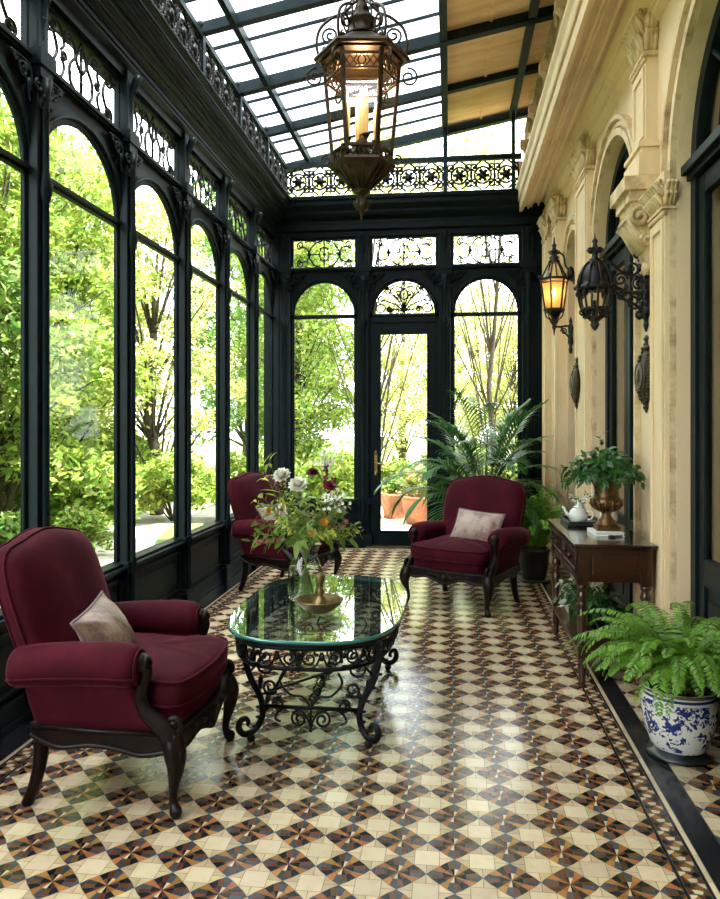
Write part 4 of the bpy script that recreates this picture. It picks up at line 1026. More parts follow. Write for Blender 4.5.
for sx in (-1,1):
    for sy in (-1,1):
        cx, cy = sx*(a-.055), sy*(b-.055)
        m = MB(); m.box(cx-.03,cx+.03,cy-.03,cy+.03,.585,KH-.03); m.box(cx-.026,cx+.026,cy-.026,cy+.026,.165,.235)
        m.lathe([(.026,.585),(.030,.575),(.030,.565),(.020,.555),(.026,.535),(.033,.515),(.026,.495),(.018,.487),(.024,.478),(.024,.468),(.019,.46),(.029,.44),(.027,.36),(.020,.27),(.024,.262),(.024,.252),(.018,.244),(.022,.235)], 16, (cx,cy,0))
        m.lathe([(.022,.165),(.026,.155),(.020,.145),(.026,.125),(.026,.10),(.017,.045),(.023,.036),(.023,.028),(.014,.015),(.016,0)], 16, (cx,cy,0))
        m.build('leg', MAHOG, kt)
m = MB(); m.box(-a+.03,a-.03,-b+.03,b-.03,.185,.21); m.build('lower_shelf', MAHOG, kt, bevel=.006)
# ------------------------------------------------------------------ big hanging lantern
LX, LY = -.56, 4.70
lt = thing('hanging_lantern', 'large hexagonal aged bronze lantern hanging from the glass roof', 'lantern', (LX,LY,0))
def hexpt(r, i, z, ph=.12): a = PI/3*i+ph; return (r*cos(a), r*sin(a), z)
def hexring(m, r, z, w_, h, mi=0):
    rs = []
    for i in range(6): m.bar(hexpt(r,i,z), hexpt(r,i+1,z), w_, h)
ZT, ZB, RT, RB = 3.77, 3.23, .245, .185
m = MB()
for i in range(6): m.bar(hexpt(RT,i,ZT+.06), hexpt(RB,i,ZB-.07), .024, .024)
hexring(m, RT, ZT, .016, .02); hexring(m, RT-.008, ZT-.085, .012, .014); hexring(m, RT+.005, ZT+.05, .03, .03)
hexring(m, RB+.004, ZB, .018, .02); hexring(m, RB-.004, ZB-.075, .02, .02)
m.build('frame', BRONZE, lt, bevel=.002)
m = MB()                                         # filigree bands top and bottom
for i in range(6):
    for (ra, za, rb, zb) in ((RT,ZT-.005,RT-.008,ZT-.08),(RB,ZB-.005,RB-.004,ZB-.07)):
        A0, A1 = Vector(hexpt(ra,i,za)), Vector(hexpt(ra,i+1,za)); B0, B1 = Vector(hexpt(rb,i,zb)), Vector(hexpt(rb,i+1,zb))
        P = lambda u, v: (A0.lerp(A1,u)).lerp(B0.lerp(B1,u), v)
        m.tube([P(.5+.10*cos(2*PI*j/10), .5+.38*sin(2*PI*j/10)) for j in range(11)], .005, 5)
        for s in (0,1):
            F = lambda u: u if s == 0 else 1-u
            m.tube([P(F(.02),.95),P(F(.2),.1),P(F(.38),.9)], .005, 5); m.tube([P(F(.02),.1),P(F(.2),.9),P(F(.38),.1)], .005, 5)
m.build('filigree', BRONZE, lt)
for i in range(6):
    m = MB(); a, b, c_, d = hexpt(RT-.006,i,ZT-.09), hexpt(RT-.006,i+1,ZT-.09), hexpt(RB,i+1,ZB), hexpt(RB,i,ZB); m.add([a,b,c_,d],[(0,1,2,3)]); m.build('glass_panel', LAMPGLASS, lt)
m = MB()
prof = [(RT+.055,ZT+.045),(RT+.065,ZT+.06),(RT+.06,ZT+.075),(RT+.02,ZT+.095),(RT-.06,ZT+.14),(RT-.12,ZT+.185),(.095,ZT+.205),(.10,ZT+.215),(.085,ZT+.225),(.080,ZT+.285),(.095,ZT+.295),(.095,ZT+.31),(.06,ZT+.325),(.04,ZT+.37),(.045,ZT+.385),(.03,ZT+.40),(.022,ZT+.45),(.03,ZT+.465),(.012,ZT+.48),(.012,ZT+.50),(0,ZT+.51)]
m.lathe(prof[:6], 6, smooth=False, ph=.12); m.lathe(prof[6:], 14); m.build('roof_cap', BRONZE, lt)
for i in range(6):
    a = PI/3*i+.12; ca, sa = cos(a), sin(a)
    m = MB(); Q = crom([(RT+.03,ZT+.085),(RT+.045,ZT+.16),(RT+.02,ZT+.26),(RT-.06,ZT+.33),(RT-.13,ZT+.36),(.06,ZT+.41)], 5)
    m.tube([(r*ca,r*sa,z) for r, z in Q], .010, 6)
    m.tube([((RT-.045+u)*ca,(RT-.045+u)*sa,ZT+.215+v) for u, v in spiral(0,0,.055,.010,-PI*.3,1.5)], .008, 5)
    m.tube([((RT-.02+u)*ca,(RT-.02+u)*sa,ZT+.115+v) for u, v in spiral(0,0,.03,.008,PI*.4,-1.4)], .007, 5)
    m.tube([(r*ca,r*sa,z) for r, z in crom([(.09,ZT+.22),(.12,ZT+.30),(.10,ZT+.40),(.04,ZT+.46)],5)], .007, 5)
    m.build('crown_scroll', BRONZE, lt)
    m = MB(); m.tube([((RT+.055+u)*ca,(RT+.055+u)*sa,ZT-.055+v) for u, v in spiral(0,0,.062,.010,PI*.55,-1.6)], .007, 5)
    m.tube([((RB+.04+u)*ca,(RB+.04+u)*sa,ZB-.045+v) for u, v in spiral(0,0,.035,.008,PI*.6,-1.4)], .006, 5); m.build('corner_scroll', BRONZE, lt)
m = MB(); m.lathe([(RB+.03,ZB-.075),(RB+.035,ZB-.09),(RB+.02,ZB-.10),(RB-.03,ZB-.145),(RB-.09,ZB-.19),(.055,ZB-.225),(.05,ZB-.24)], 6, smooth=False, ph=.12)
for i in range(18):
    a = 2*PI*i/18; k = .93
    m.tube([((RB+.0)*k*cos(a),(RB+.0)*k*sin(a),ZB-.115),((RB-.085)*k*cos(a),(RB-.085)*k*sin(a),ZB-.192),(.055*cos(a),.055*sin(a),ZB-.228)], .007, 5)
m.build('bottom_bowl', BRONZE, lt)
m = MB(); m.lathe([(.05,ZB-.238),(.058,ZB-.25),(.035,ZB-.265),(.02,ZB-.275),(.03,ZB-.30),(.046,ZB-.33),(.038,ZB-.355),(.018,ZB-.37),(.022,ZB-.38),(.010,ZB-.39),(.006,ZB-.44),(0,ZB-.445)], 14)
for i in range(6): m.ball((.042*cos(PI/3*i),.042*sin(PI/3*i),ZB-.32), .02, 6, sc=(.8,.8,1.4))
m.build('finial', BRONZE, lt)
m = MB(); m.lathe([(.012,ZB-.07),(.03,ZB-.05),(.015,ZB-.03),(.035,ZB+.02),(.05,ZB+.06),(.02,ZB+.09),(.018,ZB+.12),(0,ZB+.13)], 12)
for i in range(4):
    a = PI/2*i+.4; ca, sa = cos(a), sin(a)
    m.tube([(r*ca,r*sa,ZB+z) for r, z in crom([(.02,.03),(.06,.0),(.095,.03),(.095,.07)],5)], .008, 6); m.lathe([(.01,ZB+.06),(.026,ZB+.085),(.028,ZB+.09),(.015,ZB+.092),(.0,ZB+.092)], 10, (.095*ca,.095*sa,0))
    m.ball((.06*ca,.06*sa,ZB+.05), .016, 6)
m.build('candle_holder', BRONZE, lt)
def flame(parent, x, y, z, s=1.0, pw=0, col=(1,.62,.28)):
    m = MB(); m.lathe([(0,0),(.007*s,.008*s),(.010*s,.022*s),(.006*s,.042*s),(0,.06*s)], 8, (x,y,z)); return m.build('flame', FLAME, parent)
for i in range(4):
    a = PI/2*i+.4; x, y = .095*cos(a), .095*sin(a)
    hgt = (.20,.26,.22,.24)[i]
    m = MB(); m.lathe([(.016,ZB+.09),(.016,ZB+.09+hgt),(.006,ZB+.088+hgt),(0,ZB+.09+hgt)], 10, (x,y,0)); c_ = m.build('candle', WAX, lt); flame(c_, x, y, ZB+.092+hgt, 1.0)
m = MB(); m.lathe([(.018,ZB+.12),(.018,ZB+.36),(0,ZB+.36)], 10); c_ = m.build('candle', WAX, lt); flame(c_, 0, 0, ZB+.365, 1.1)
m = MB(); zc = ZT+.50; top = rz(LX)-.16
k = 0
while zc < top-.02:
    P = [(0.016*cos(2*PI*j/10), 0, zc+.022+.026*sin(2*PI*j/10)) for j in range(10)]
    if k % 2: P = [(0, q[0], q[2]) for q in P]
    m.tube(P, .005, 5, closed=True); zc += .038; k += 1
m.lathe([(.05,top+.01),(.05,top-.01),(.02,top-.035),(0,top-.04)], 12)
m.build('chain', LANT, lt)
def glow(x, y, z, e, r=.03):
    l = bpy.data.lights.new('lamp_glow', 'POINT'); l.energy = e; l.color = (1,.62,.30); l.shadow_soft_size = r
    o = bpy.data.objects.new('lamp_glow', l); COL.objects.link(o); o.location = (x,y,z); return o
glow(LX, LY, ZB+.44, 7)

# ------------------------------------------------------------------ lit wall lantern
WXc, WYc = .985, 7.22
wl = thing('wall_lantern', 'lit amber glass wall lantern on a scrolled iron bracket', 'wall lantern', (WXc,WYc,0))
m = MB(); zt, zb, rt, rb = 2.875, 2.585, .128, .088
for i in range(6): m.bar(hexpt(rt,i,zt), hexpt(rb,i,zb), .013, .013); m.bar(hexpt(rt,i,zt), hexpt(.045,i,zt+.17), .012, .012)
hexring(m, rt+.004, zt, .022, .022); hexring(m, rb+.004, zb, .02, .022); hexring(m, rt-.006, zt-.035, .010, .010)
for i in range(6): m.ball(hexpt(rt+.012,i,zt+.02), .014, 6, sc=(1,1,1.6))
m.build('frame', LANT, wl)
for i in range(6):
    m = MB(); m.add([hexpt(rt-.003,i,zt),hexpt(rt-.003,i+1,zt),hexpt(rb-.003,i+1,zb),hexpt(rb-.003,i,zb)],[(0,1,2,3)]); m.build('glass_panel', AMBER, wl)
    m = MB(); m.add([hexpt(rt-.004,i,zt+.005),hexpt(rt-.004,i+1,zt+.005),hexpt(.043,i+1,zt+.165),hexpt(.043,i,zt+.165)],[(0,1,2,3)]); m.build('roof_panel', LAMPGLASS, wl)
m = MB(); m.lathe([(.05,zt+.16),(.055,zt+.175),(.04,zt+.19),(.05,zt+.21),(.032,zt+.225),(.02,zt+.245),(.042,zt+.265),(.022,zt+.285),(.015,zt+.31),(.026,zt+.325),(.010,zt+.345),(.006,zt+.40),(0,zt+.405)], 12)
for i in range(6): m.tube([((.035+u)*cos(PI/3*i),(.035+u)*sin(PI/3*i),zt+.255+v) for u, v in spiral(0,0,.022,.005,0,1.3)], .005, 4)
m.build('finial', LANT, wl)
m = MB(); m.lathe([(rb,zb),(rb+.012,zb-.01),(.06,zb-.035),(.03,zb-.06),(.022,zb-.075),(.034,zb-.10),(.03,zb-.125),(.016,zb-.15),(.022,zb-.165),(.010,zb-.19),(.004,zb-.24),(0,zb-.245)], 12)
for i in range(6):
    a = PI/3*i; m.tube([(r*cos(a),r*sin(a),z) for r, z in crom([(rb,zb-.005),(.075,zb-.06),(.04,zb-.09),(.03,zb-.12)],4)], .007, 5)
m.build('base_pendant', LANT, wl)
m = MB(); m.lathe([(.02,zb+.0),(.024,zb+.02),(.012,zb+.03),(.012,zb+.12),(0,zb+.12)], 10); c_ = m.build('candle', WAX, wl); flame(c_, 0, 0, zb+.125, 1.5)
m = MB(); wx = XR-.07-WXc
for u0 in (0,):
    m.tube([(u,0,v) for u, v in crom([(0,zb-.155),(.05,zb-.16),(wx*.6,zb-.155),(wx,zb-.15)],4)], .011, 6)
    m.tube([(u,0,v) for u, v in crom([(wx,zb-.33),(wx-.03,zb-.26),(wx*.5,zb-.20),(wx*.42,zb-.165)],5)], .010, 6)
    m.tube([(wx*.55+a, 0, zb-.205+b) for a, b in spiral(0,0,.032,.007,PI,-1.4)], .007, 5)
    m.tube([(u,0,v) for u, v in crom([(.0,zt+.235),(.045,zt+.255),(.09,zt+.22),(.105,zt+.13),(wx,zt+.06)],5)], .009, 6)
m.build('bracket_arm', LANT, wl)
m = MB(); m.lathe([(.0,-.20),(.014,-.19),(.02,-.16),(.012,-.13),(.028,-.09),(.02,-.02),(.028,.05),(.012,.09),(.018,.11),(.006,.14),(0,.16)], 10, (wx-.012,0,zb-.22)); m.lathe([(0,-.07),(.03,-.04),(.034,0),(.03,.04),(0,.07)], 10, (wx-.012,0,zt+.06)); m.build('wall_plate', LANT, wl)
glow(WXc, WYc, zb+.17, 2.6, .02)

# ------------------------------------------------------------------ dark ornate wall lantern
DX, DY = .905, 4.80
dl = thing('wall_lantern', 'unlit black ornate domed wall lantern on a lacy bracket', 'wall lantern', (DX,DY,0))
ze = 2.355
m = MB()
m.lathe([(.112,ze-.012),(.118,ze),(.108,ze+.012),(.098,ze+.02),(.098,ze+.05),(.090,ze+.09),(.070,ze+.13),(.045,ze+.155),(.03,ze+.165),(.036,ze+.18),(.022,ze+.19),(.018,ze+.215),(.034,ze+.235),(.018,ze+.255),(.012,ze+.28),(.02,ze+.295),(.006,ze+.315),(0,ze+.36)], 18)
for i in range(9):
    a = 2*PI*i/9; m.tube([(r*cos(a),r*sin(a),z) for r, z in ((.105,ze+.01),(.103,ze+.05),(.094,ze+.09),(.072,ze+.135),(.04,ze+.165))], .007, 5)
    m.ball((.118*cos(a),.118*sin(a),ze+.008), .015, 6); 
    m.tube([((.03+u)*cos(a),(.03+u)*sin(a),ze+.235+v) for u, v in spiral(0,0,.02,.005,0,1.3)], .005, 4)
m.build('dome', LANT, dl)
m = MB()
for i in range(8):
    a = 2*PI*i/8; ca, sa = cos(a), sin(a)
    m.tube([(r*ca,r*sa,z) for r, z in crom([(.105,ze-.005),(.10,ze-.06),(.085,ze-.13),(.06,ze-.175),(.035,ze-.19)],4)], .008, 6)
    m.tube([((.10+u)*ca,(.10+u)*sa,ze-.035+v) for u, v in spiral(0,0,.026,.006,PI/2,1.4)], .006, 5); m.tube([((.075+u)*ca,(.075+u)*sa,ze-.155+v) for u, v in spiral(0,0,.03,.006,-PI/2,-1.4)], .006, 5)
m.lathe([(.088,ze-.125),(.094,ze-.135),(.088,ze-.145)], 16)
m.build('cage', LANT, dl)
m = MB(); m.lathe([(.094,ze-.01),(.088,ze-.07),(.074,ze-.14),(.05,ze-.18)], 16); m.build('glass_shade', LAMPGLASS, dl)
m = MB(); m.lathe([(.05,ze-.18),(.045,ze-.195),(.022,ze-.215),(.03,ze-.23),(.02,ze-.25),(.008,ze-.265),(0,ze-.27)], 12)
m.lathe([(.01,ze-.18),(.013,ze-.15),(.011,ze-.08),(0,ze-.075)], 8); m.build('pendant', LANT, dl)
m = MB(); wx = XR-DX
m.tube([(u,0,v) for u, v in crom([(.02,ze+.02),(.12,ze+.0),(.2,ze-.03),(wx,ze-.04)],5)], .013, 6)
m.tube([(u,0,v) for u, v in crom([(.02,ze+.165),(.09,ze+.16),(.16,ze+.10),(wx,ze+.05)],5)], .009, 6)
m.tube([(u,0,v) for u, v in crom([(wx,ze-.22),(wx-.06,ze-.12),(.17,ze-.07),(.12,ze-.02)],5)], .010, 6)
for (cx, cz, r_, a0, tn) in ((.155,ze+.05,.045,0,1.6),(.225,ze+.12,.05,PI,1.6),(.235,ze-.09,.05,0,-1.6),(.265,ze+.02,.04,PI/2,1.5),(.26,ze+.20,.035,-PI/2,1.5),(.27,ze-.17,.035,PI/2,-1.5),(.16,ze-.055,.03,0,1.4)):
    m.tube([(cx+u, 0, cz+v) for u, v in spiral(0,0,r_,.007,a0,tn)], .008, 5)
m.lathe([(.005,.10),(.016,.12),(.008,.14),(.02,.165),(.008,.185),(.003,.23),(0,.24)], 8, (.235,0,ze+.14))
for u, v in ((.19,ze+.0),(.25,ze+.06),(.27,ze-.04),(.20,ze+.10)): m.ball((u,0,v), .018, 6)
m.build('bracket_arm', LANT, dl)
m = MB(); P = crom([(0,-.27),(.018,-.23),(.012,-.20),(.034,-.15),(.026,-.08),(.042,-.02),(.042,.04),(.028,.10),(.036,.15),(.014,.19),(.018,.215),(0,.25)],3)
m.rings([[(wx-.0,-y,ze-.01+z),(wx-.65*q,-y*.5,ze-.01+z),(wx-q,0,ze-.01+z),(wx-.65*q,y*.5,ze-.01+z),(wx-.0,y,ze-.01+z)] for y, z, q in [(max(.002,a*2.6),b,.008+.9*max(0,a)) for a, b in P]])
for i in range(6):
    for s in (1,-1): m.tube([(wx-.03, s*(.075+u), ze-.17+.06*i+v) for u, v in spiral(0,0,.035,.008,i,1.4)], .008, 5)
for i in range(7): m.ball((wx-.035,0,ze-.18+.06*i), .02, 6)
m.build('wall_plate', LANT, dl)

# bronze wall medallions below the lanterns
def medallion(lab, y, zc, s, wall_out):
    r = thing('wall_medallion', lab, 'wall ornament', (XR-wall_out,y,zc), group='bronze wall medallions')
    W = 2.3
    m = MB(); P = crom([(.004,-.25),(.02,-.215),(.022,-.185),(.05,-.13),(.072,-.06),(.078,0),(.072,.06),(.05,.125),(.03,.16),(.034,.185),(.018,.205),(.014,.235),(.022,.25),(.004,.275)],4)
    m.rings([[(k*q, y_*s*W*j, z*s) for k, j in ((0,-1),(-.55,-.95),(-.85,-.6),(-1,0),(-.85,.6),(-.55,.95),(0,1))] for y_, z, q in [(a, b, .058*(a/.078)**.8) for a, b in P]])
    m.build('plate', BRONZE, r)
    def wid(z):
        a = min(P, key=lambda p: abs(p[1]-z)); return a[0], .058*(a[0]/.078)**.8
    m = MB()
    for i in range(30):
        t = -.17+.30*(i//2)/14; sg = 1 if i % 2 else -1; yw, q = wid(t); m.ball((-.42*q, sg*(yw-.004)*.96*W*s, t*s),   .018*s, 6)
    m.build('beaded_border', BRONZE, r)
    m = MB(); m.tube([(-.046,.042*W*s*cos(2*PI*i/24),.085*s*sin(2*PI*i/24)) for i in range(24)], .009, 6, closed=True); m.ball((-.044,0,0),.036*s,12,sc=(.6,1.5,1.8))
    for i in range(5):
        for sg in (1,-1): z = sg*(.10+.028*i); m.ball((-wid(z)[1]*.98,0,z*s), .018*s*(1-.12*i), 6, sc=(.7,1.8,1))
    m.build('boss', BRONZE, r)
medallion('larger oval bronze medallion on the wall above the console table', 4.80, 1.80, .93, .0)
medallion('smaller bronze medallion under the lit lantern', 7.02-.1, 1.86, .90, .072)
# ------------------------------------------------------------------ plants
def blade(m, p, d, nrm, L_, W, droop=0, mi=0):
    """a leaf: folded along its midrib, tip drooping"""
    p, d, nrm = Vector(p), Vector(d).normalized(), Vector(nrm)
    s = d.cross(nrm); s = s.normalized() if s.length > 1e-6 else d.orthogonal().normalized(); n = s.cross(d)
    a = p + d*(L_*.35); b = p + d*(L_*.72) - Vector((0,0,droop*L_*.3)); c = p + d*L_ - Vector((0,0,droop*L_*.75))
    vs = [p, a+s*W*.5+n*W*.12, a, a-s*W*.5+n*W*.12, b+s*W*.38+n*W*.08, b, b-s*W*.38+n*W*.08, c]
    m.add(vs, [(0,1,2),(0,2,3),(1,4,5,2),(2,5,6,3),(4,7,5),(5,7,6)], mi, True)
def arch_path(L_, rise, n=18, curve=1.0):
    """2-D arc (out, up): leaves at angle rise and bends over"""
    P = [(0,0)]; a = rise
    for i in range(n):
        P.append((P[-1][0]+cos(a)*L_/n, P[-1][1]+sin(a)*L_/n)); a -= curve/n*(.5+1.0*i/n)*1.6
    return P
def fern_frond(name, L_, rise, curve, W, R, mt, sway=0, parent=None, pairs=26, lean=.22, bare=0.0):
    P = arch_path(L_, rise, pairs, curve); m = MB(); pts = []
    for i, (o, u) in enumerate(P): pts.append(Vector((o, sway*(i/pairs)**2*L_, u)))
    m.tube(pts, [.0028*(1-.8*i/pairs) for i in range(len(pts))], 4, 1)
    for i in range(max(2, int(bare*pairs)), len(pts)):
        t = i/pairs; d = (pts[i]-pts[i-1]).normalized(); side = d.cross(Vector((0,0,1)))
        side = side.normalized() if side.length > .05 else Vector((0,1,0)); up = side.cross(d)
        w_ = W*(min(1, t/.18)**.6)*(1-t)**.55+.008
        for s in (1,-1):
            dd = side*s + d*(.35+R.uniform(-.08,.08)) - Vector((0,0,lean+R.uniform(-.1,.1)))
            blade(m, pts[i]+d*R.uniform(-.004,.004), dd, up, w_*R.uniform(.88,1.08), L_/pairs*.78, .3)
    return m.build(name, [mt, STEM], parent, fix=False)
def clear_of_walls(o, x, y, a, lx=1.07, ly=8.92, lo=.42):
    """fronds that grow toward the stone wall or the back windows stay shorter, as a plant against a wall does"""
    r = max(math.hypot(v.co.x, v.co.y) for v in o.data.vertices)*o.scale.x; k = 1
    if cos(a) > .05: k = min(k, (lx-x)/cos(a)/r)
    if sin(a) > .05: k = min(k, (ly-y)/sin(a)/r)
    k = max(lo, k)
    if k < 1: o.scale = tuple(s*k for s in o.scale)
def fern(name, label, loc, z0, n, Lr, mt, seed, parent, r0=.05, up=(.5,1.35), W=.065, bend=(.95,1.5), dense=26, bare=0.0):
    R = random.Random(seed); var = []
    for i in range(n):
        t = i/n; a = 2*PI*(i*.618034)+R.uniform(-.15,.15)
        rise = up[0]+(up[1]-up[0])*(1-t)**.8+R.uniform(-.12,.12); L_ = R.uniform(*Lr)*(1 if t > .25 else .85)
        if len(var) < 22: o = fern_frond(name, L_, rise, R.uniform(*bend), W*R.uniform(.85,1.15), R, mt, R.uniform(-.15,.15), parent, pairs=dense, bare=bare); var.append(o)
        else:
            o = var[R.randrange(len(var))].copy(); COL.objects.link(o); o.parent = parent
            k = R.uniform(.85,1.12); o.scale = (k,k,k)
        o.location = (r0*cos(a)*R.uniform(.2,1), r0*sin(a)*R.uniform(.2,1), z0); o.rotation_euler = (R.uniform(-.15,.15),R.uniform(-.40,.28),a)
        if parent.location.y > 6: clear_of_walls(o, parent.location.x, parent.location.y, a)
# fern in the blue and white pot, in front of the near arched door
f1 = thing('potted_fern', 'lush green fern in a blue and white porcelain pot', 'potted plant', (1.035,3.52,0))
m = MB(); m.lathe([(0,.03),(.105,.03),(.112,.035),(.128,.06),(.150,.13),(.163,.20),(.166,.255),(.160,.29),(.168,.298),(.170,.312),(.162,.316),(.150,.312),(.147,.29),(0,.285)], 40); m.build('pot', BLUEWHITE, f1)
m = MB(); m.lathe([(0,.0),(.13,0),(.142,.006),(.142,.018),(.115,.022),(.112,.032),(0,.032)], 32); m.build('stand', BLACKPOT, f1)
m = MB(); m.lathe([(.148,.288),(.1,.295),(0,.30)], 20); m.build('soil', SOIL, f1)
m = MB(); m.tube([(.167*cos(2*PI*i/36),.167*sin(2*PI*i/36),.310) for i in range(36)], .0045, 6, closed=True); m.build('rim', BRASS, f1)
fern('frond', '', None, .30, 150, (.42,.66), LEAF_F, 11, f1, .09, (.15,1.42), .058, (1.1,1.9), dense=40, bare=.06)
# lighter fern in the black pot behind the console table
f2 = thing('potted_fern', 'feathery light green fern in a black glazed pot behind the armchair', 'potted plant', (.80,7.26,0))
m = MB(); m.lathe([(0,0),(.105,0),(.115,.02),(.135,.14),(.148,.28),(.158,.285),(.158,.31),(.145,.31),(.138,.28),(0,.275)], 28); m.build('pot', BLACKPOT, f2)
m = MB(); m.lathe([(0,0),(.15,0),(.16,.012),(.15,.02),(0,.02)], 24, (0,0,0)); m.build('saucer', BLACKPOT, f2)
m = MB(); m.lathe([(.138,.278),(0,.29)], 20); m.build('soil', SOIL, f2)
fern('frond', '', None, .29, 84, (.62,1.0), LEAF_L, 5, f2, .10, (.55,1.50), .085, (.7,1.5), dense=34, bare=.12)
# palm behind the armchair
pm = thing('potted_palm', 'tall arching palm in a dark pot behind the armchair', 'potted plant', (.37,8.02,0))
m = MB(); m.lathe([(0,0),(.15,0),(.16,.02),(.20,.30),(.22,.36),(.235,.37),(.235,.40),(.21,.40),(.20,.36),(0,.35)], 28); m.build('pot', BLACKPOT, pm)
m = MB(); m.lathe([(.20,.352),(0,.365)], 20); m.build('soil', SOIL, pm)
R = random.Random(21)
def palm_frond(L_, rise, curve, R):
    n = 34; P = arch_path(L_, rise, n, curve); pts = [Vector((o,0,u)) for o, u in P]; m = MB()
    m.tube(pts, [.009*(1-.85*i/n)+.001 for i in range(len(pts))], 5, 1)
    for i in range(int(n*.34), n+1):
        t = (i/n-.34)/.66; d = (pts[i]-pts[i-1]).normalized(); side = Vector((0,1,0)); up = side.cross(d)*-1
        L2 = .46*(.45+.55*sin(PI*min(1,t*.75+.2)))*(1-.45*t)
        for s in (1,-1):
            b = pts[i]; dd = (side*s*(1-.35*t)+d*(.65+.6*t)+up*.28).normalized(); dr = R.uniform(.5,1.0)
            q = [b + dd*(L2*k) - Vector((0,0,dr*L2*.55*k*k)) for k in (0,.3,.6,.85,1)]
            w = side.cross(dd); ww = dd.cross(Vector((0,0,1))); ww = ww.normalized() if ww.length > .05 else Vector((1,0,0))
            W = [.005,.013,.012,.007,.0008]; vs = []
            for k in range(5): vs += [q[k]+ww*W[k], q[k]-ww*W[k]]
            m.add(vs, [(2*k,2*k+1,2*k+3,2*k+2) for k in range(4)], 0, True)
    return m.build('frond', [LEAF_P, STEM], pm, fix=False)
for i in range(36):
    a = 2*PI*(i*.618)+.3; t = i/36
    o = palm_frond(R.uniform(1.08,1.30)*(1.08 if t < .3 else 1), 1.52-.55*t+R.uniform(-.06,.06), .55+.95*t, R); o.location = (.05*cos(a),.05*sin(a),.36+.28*(1-t)); o.rotation_euler = (0,0,a); clear_of_walls(o, .37, 8.02, a, 1.05, 8.88, .5)
m = MB()
for i in range(7): a = i*.9; m.tube([(.05*cos(a),.05*sin(a),.35),(.045*cos(a),.045*sin(a),.6),(.06*cos(a),.06*sin(a),.85)], [.016,.013,.008], 6)
m.build('stem', BARK, pm)

def leafy_stem(m, base, d, L_, nl, lw, ll, R, curve=.5, stem_r=.002, mi=0, smi=1):
    d = Vector(d).normalized(); p = Vector(base); n = 10; pts = [p.copy()]
    for i in range(n):
        d = (d + Vector((R.uniform(-.05,.05),R.uniform(-.05,.05),-curve*.11))).normalized(); p = p + d*(L_/n); pts.append(p.copy())
    m.tube(pts, [stem_r*(1-.6*i/n) for i in range(n+1)], 4, smi)
    for i in range(nl):
        t = .22+.78*i/max(1,nl-1); k = min(n-1, int(t*n)); q = pts[k].lerp(pts[k+1], t*n-k if k < n else 0) if k < n else pts[n]
        dd = (pts[min(n,k+1)]-pts[k]).normalized(); a = i*2.4+R.uniform(-.4,.4); u = dd.orthogonal().normalized(); v_ = dd.cross(u)
        out = u*cos(a)+v_*sin(a)
        blade(m, q, out*.9+dd*.6, dd, ll*R.uniform(.7,1.15), lw*R.uniform(.8,1.15), R.uniform(.1,.6), mi)
    return pts[-1], d
# urn with its dark glossy plant on the console table
UX, UY = .965, 4.75
bk = thing('book', 'thin white book lying under the bronze urn', 'book', (UX-.01,UY-.02,KH+.001), .05)
m = MB(); m.box(-.085,.085,-.115,.115,0,.004); m.box(-.085,.085,-.115,.115,.018,.022); m.box(-.085,-.081,-.115,.115,.004,.018); m.build('cover', PAPER, bk)
MB().box(-.081,.081,-.111,.111,.004,.018).build('pages', PAPER, bk)
ur = thing('urn', 'bronze footed garden urn on the console table holding a dark green plant', 'urn', (UX,UY,KH+.024))
m = MB(); m.box(-.068,.068,-.068,.068,0,.028); m.lathe([(.066,.028),(.062,.04),(.05,.05),(.052,.058),(.035,.075),(.026,.095),(.030,.102),(.026,.11),(.05,.125),(.085,.15),(.094,.175),(.088,.195),(.080,.20),(.076,.21),(.072,.24),(.078,.27),(.095,.30),(.110,.312),(.112,.322),(.104,.326),(.092,.31),(.08,.295),(0,.29)], 28)
for i in range(14):
    a = 2*PI*i/14; m.tube([(r*cos(a),r*sin(a),z) for r, z in ((.035,.113),(.072,.135),(.094,.165),(.093,.19))], [.004,.010,.012,.005], 6)
m.build('body', GILT, ur)
m = MB(); m.lathe([(.085,.296),(0,.305)], 16); m.build('soil', SOIL, ur)
R = random.Random(3)
for i in range(60):
    a = i*2.39996; t = (i+.5)/60; el = 1.45-1.10*t+R.uniform(-.12,.12)
    m = MB(); leafy_stem(m, (.06*cos(a)*t,.06*sin(a)*t,.315), (cos(a)*cos(el),sin(a)*cos(el),sin(el)), R.uniform(.17,.27)*(.72 if cos(a) > .4 else 1), 11, .026, .062, R, curve=.9)
    m.build('leafy_sprig', [LEAF_D, STEM], ur, fix=False)
# tray with porcelain
ty = thing('tray', 'dark lacquer tray with porcelain on the far end of the console table', 'tray', (.895,5.22,KH+.001))
m = MB(); m.box(-.12,.12,-.17,.17,0,.012)
for x0, x1, y0, y1 in ((-.12,-.108,-.17,.17),(.108,.12,-.17,.17),(-.108,.108,-.17,-.158),(-.108,.108,.158,.17)): m.box(x0,x1,y0,y1,.012,.03)
m.build('tray_body', BLACKPOT, ty, bevel=.003)
tp = thing('teapot', 'small white porcelain teapot on the dark tray', 'teapot', (.86,5.13,KH+.0135), 2.6)
m = MB(); m.lathe([(0,0),(.04,0),(.058,.02),(.065,.05),(.055,.085),(.035,.10),(0,.10)], 20); m.build('body', PORCELAIN, tp)
m = MB(); m.lathe([(.036,.10),(.03,.112),(.012,.12),(.012,.13),(.007,.14),(0,.142)], 16); m.build('lid', PORCELAIN, tp)
m = MB(); m.tube([(.055,0,.04),(.085,0,.06),(.10,0,.09),(.115,0,.10)], [.016,.011,.008,.008], 8); m.build('spout', PORCELAIN, tp)
m = MB(); m.tube(crom([(-.055,0,.08),(-.09,0,.085),(-.10,0,.055),(-.08,0,.03),(-.06,0,.03)],4), .006, 6); m.build('handle', PORCELAIN, tp)
cu = thing('vase', 'little white vase of pale sprigs on the dark tray', 'vase', (.90,5.28,KH+.0135))
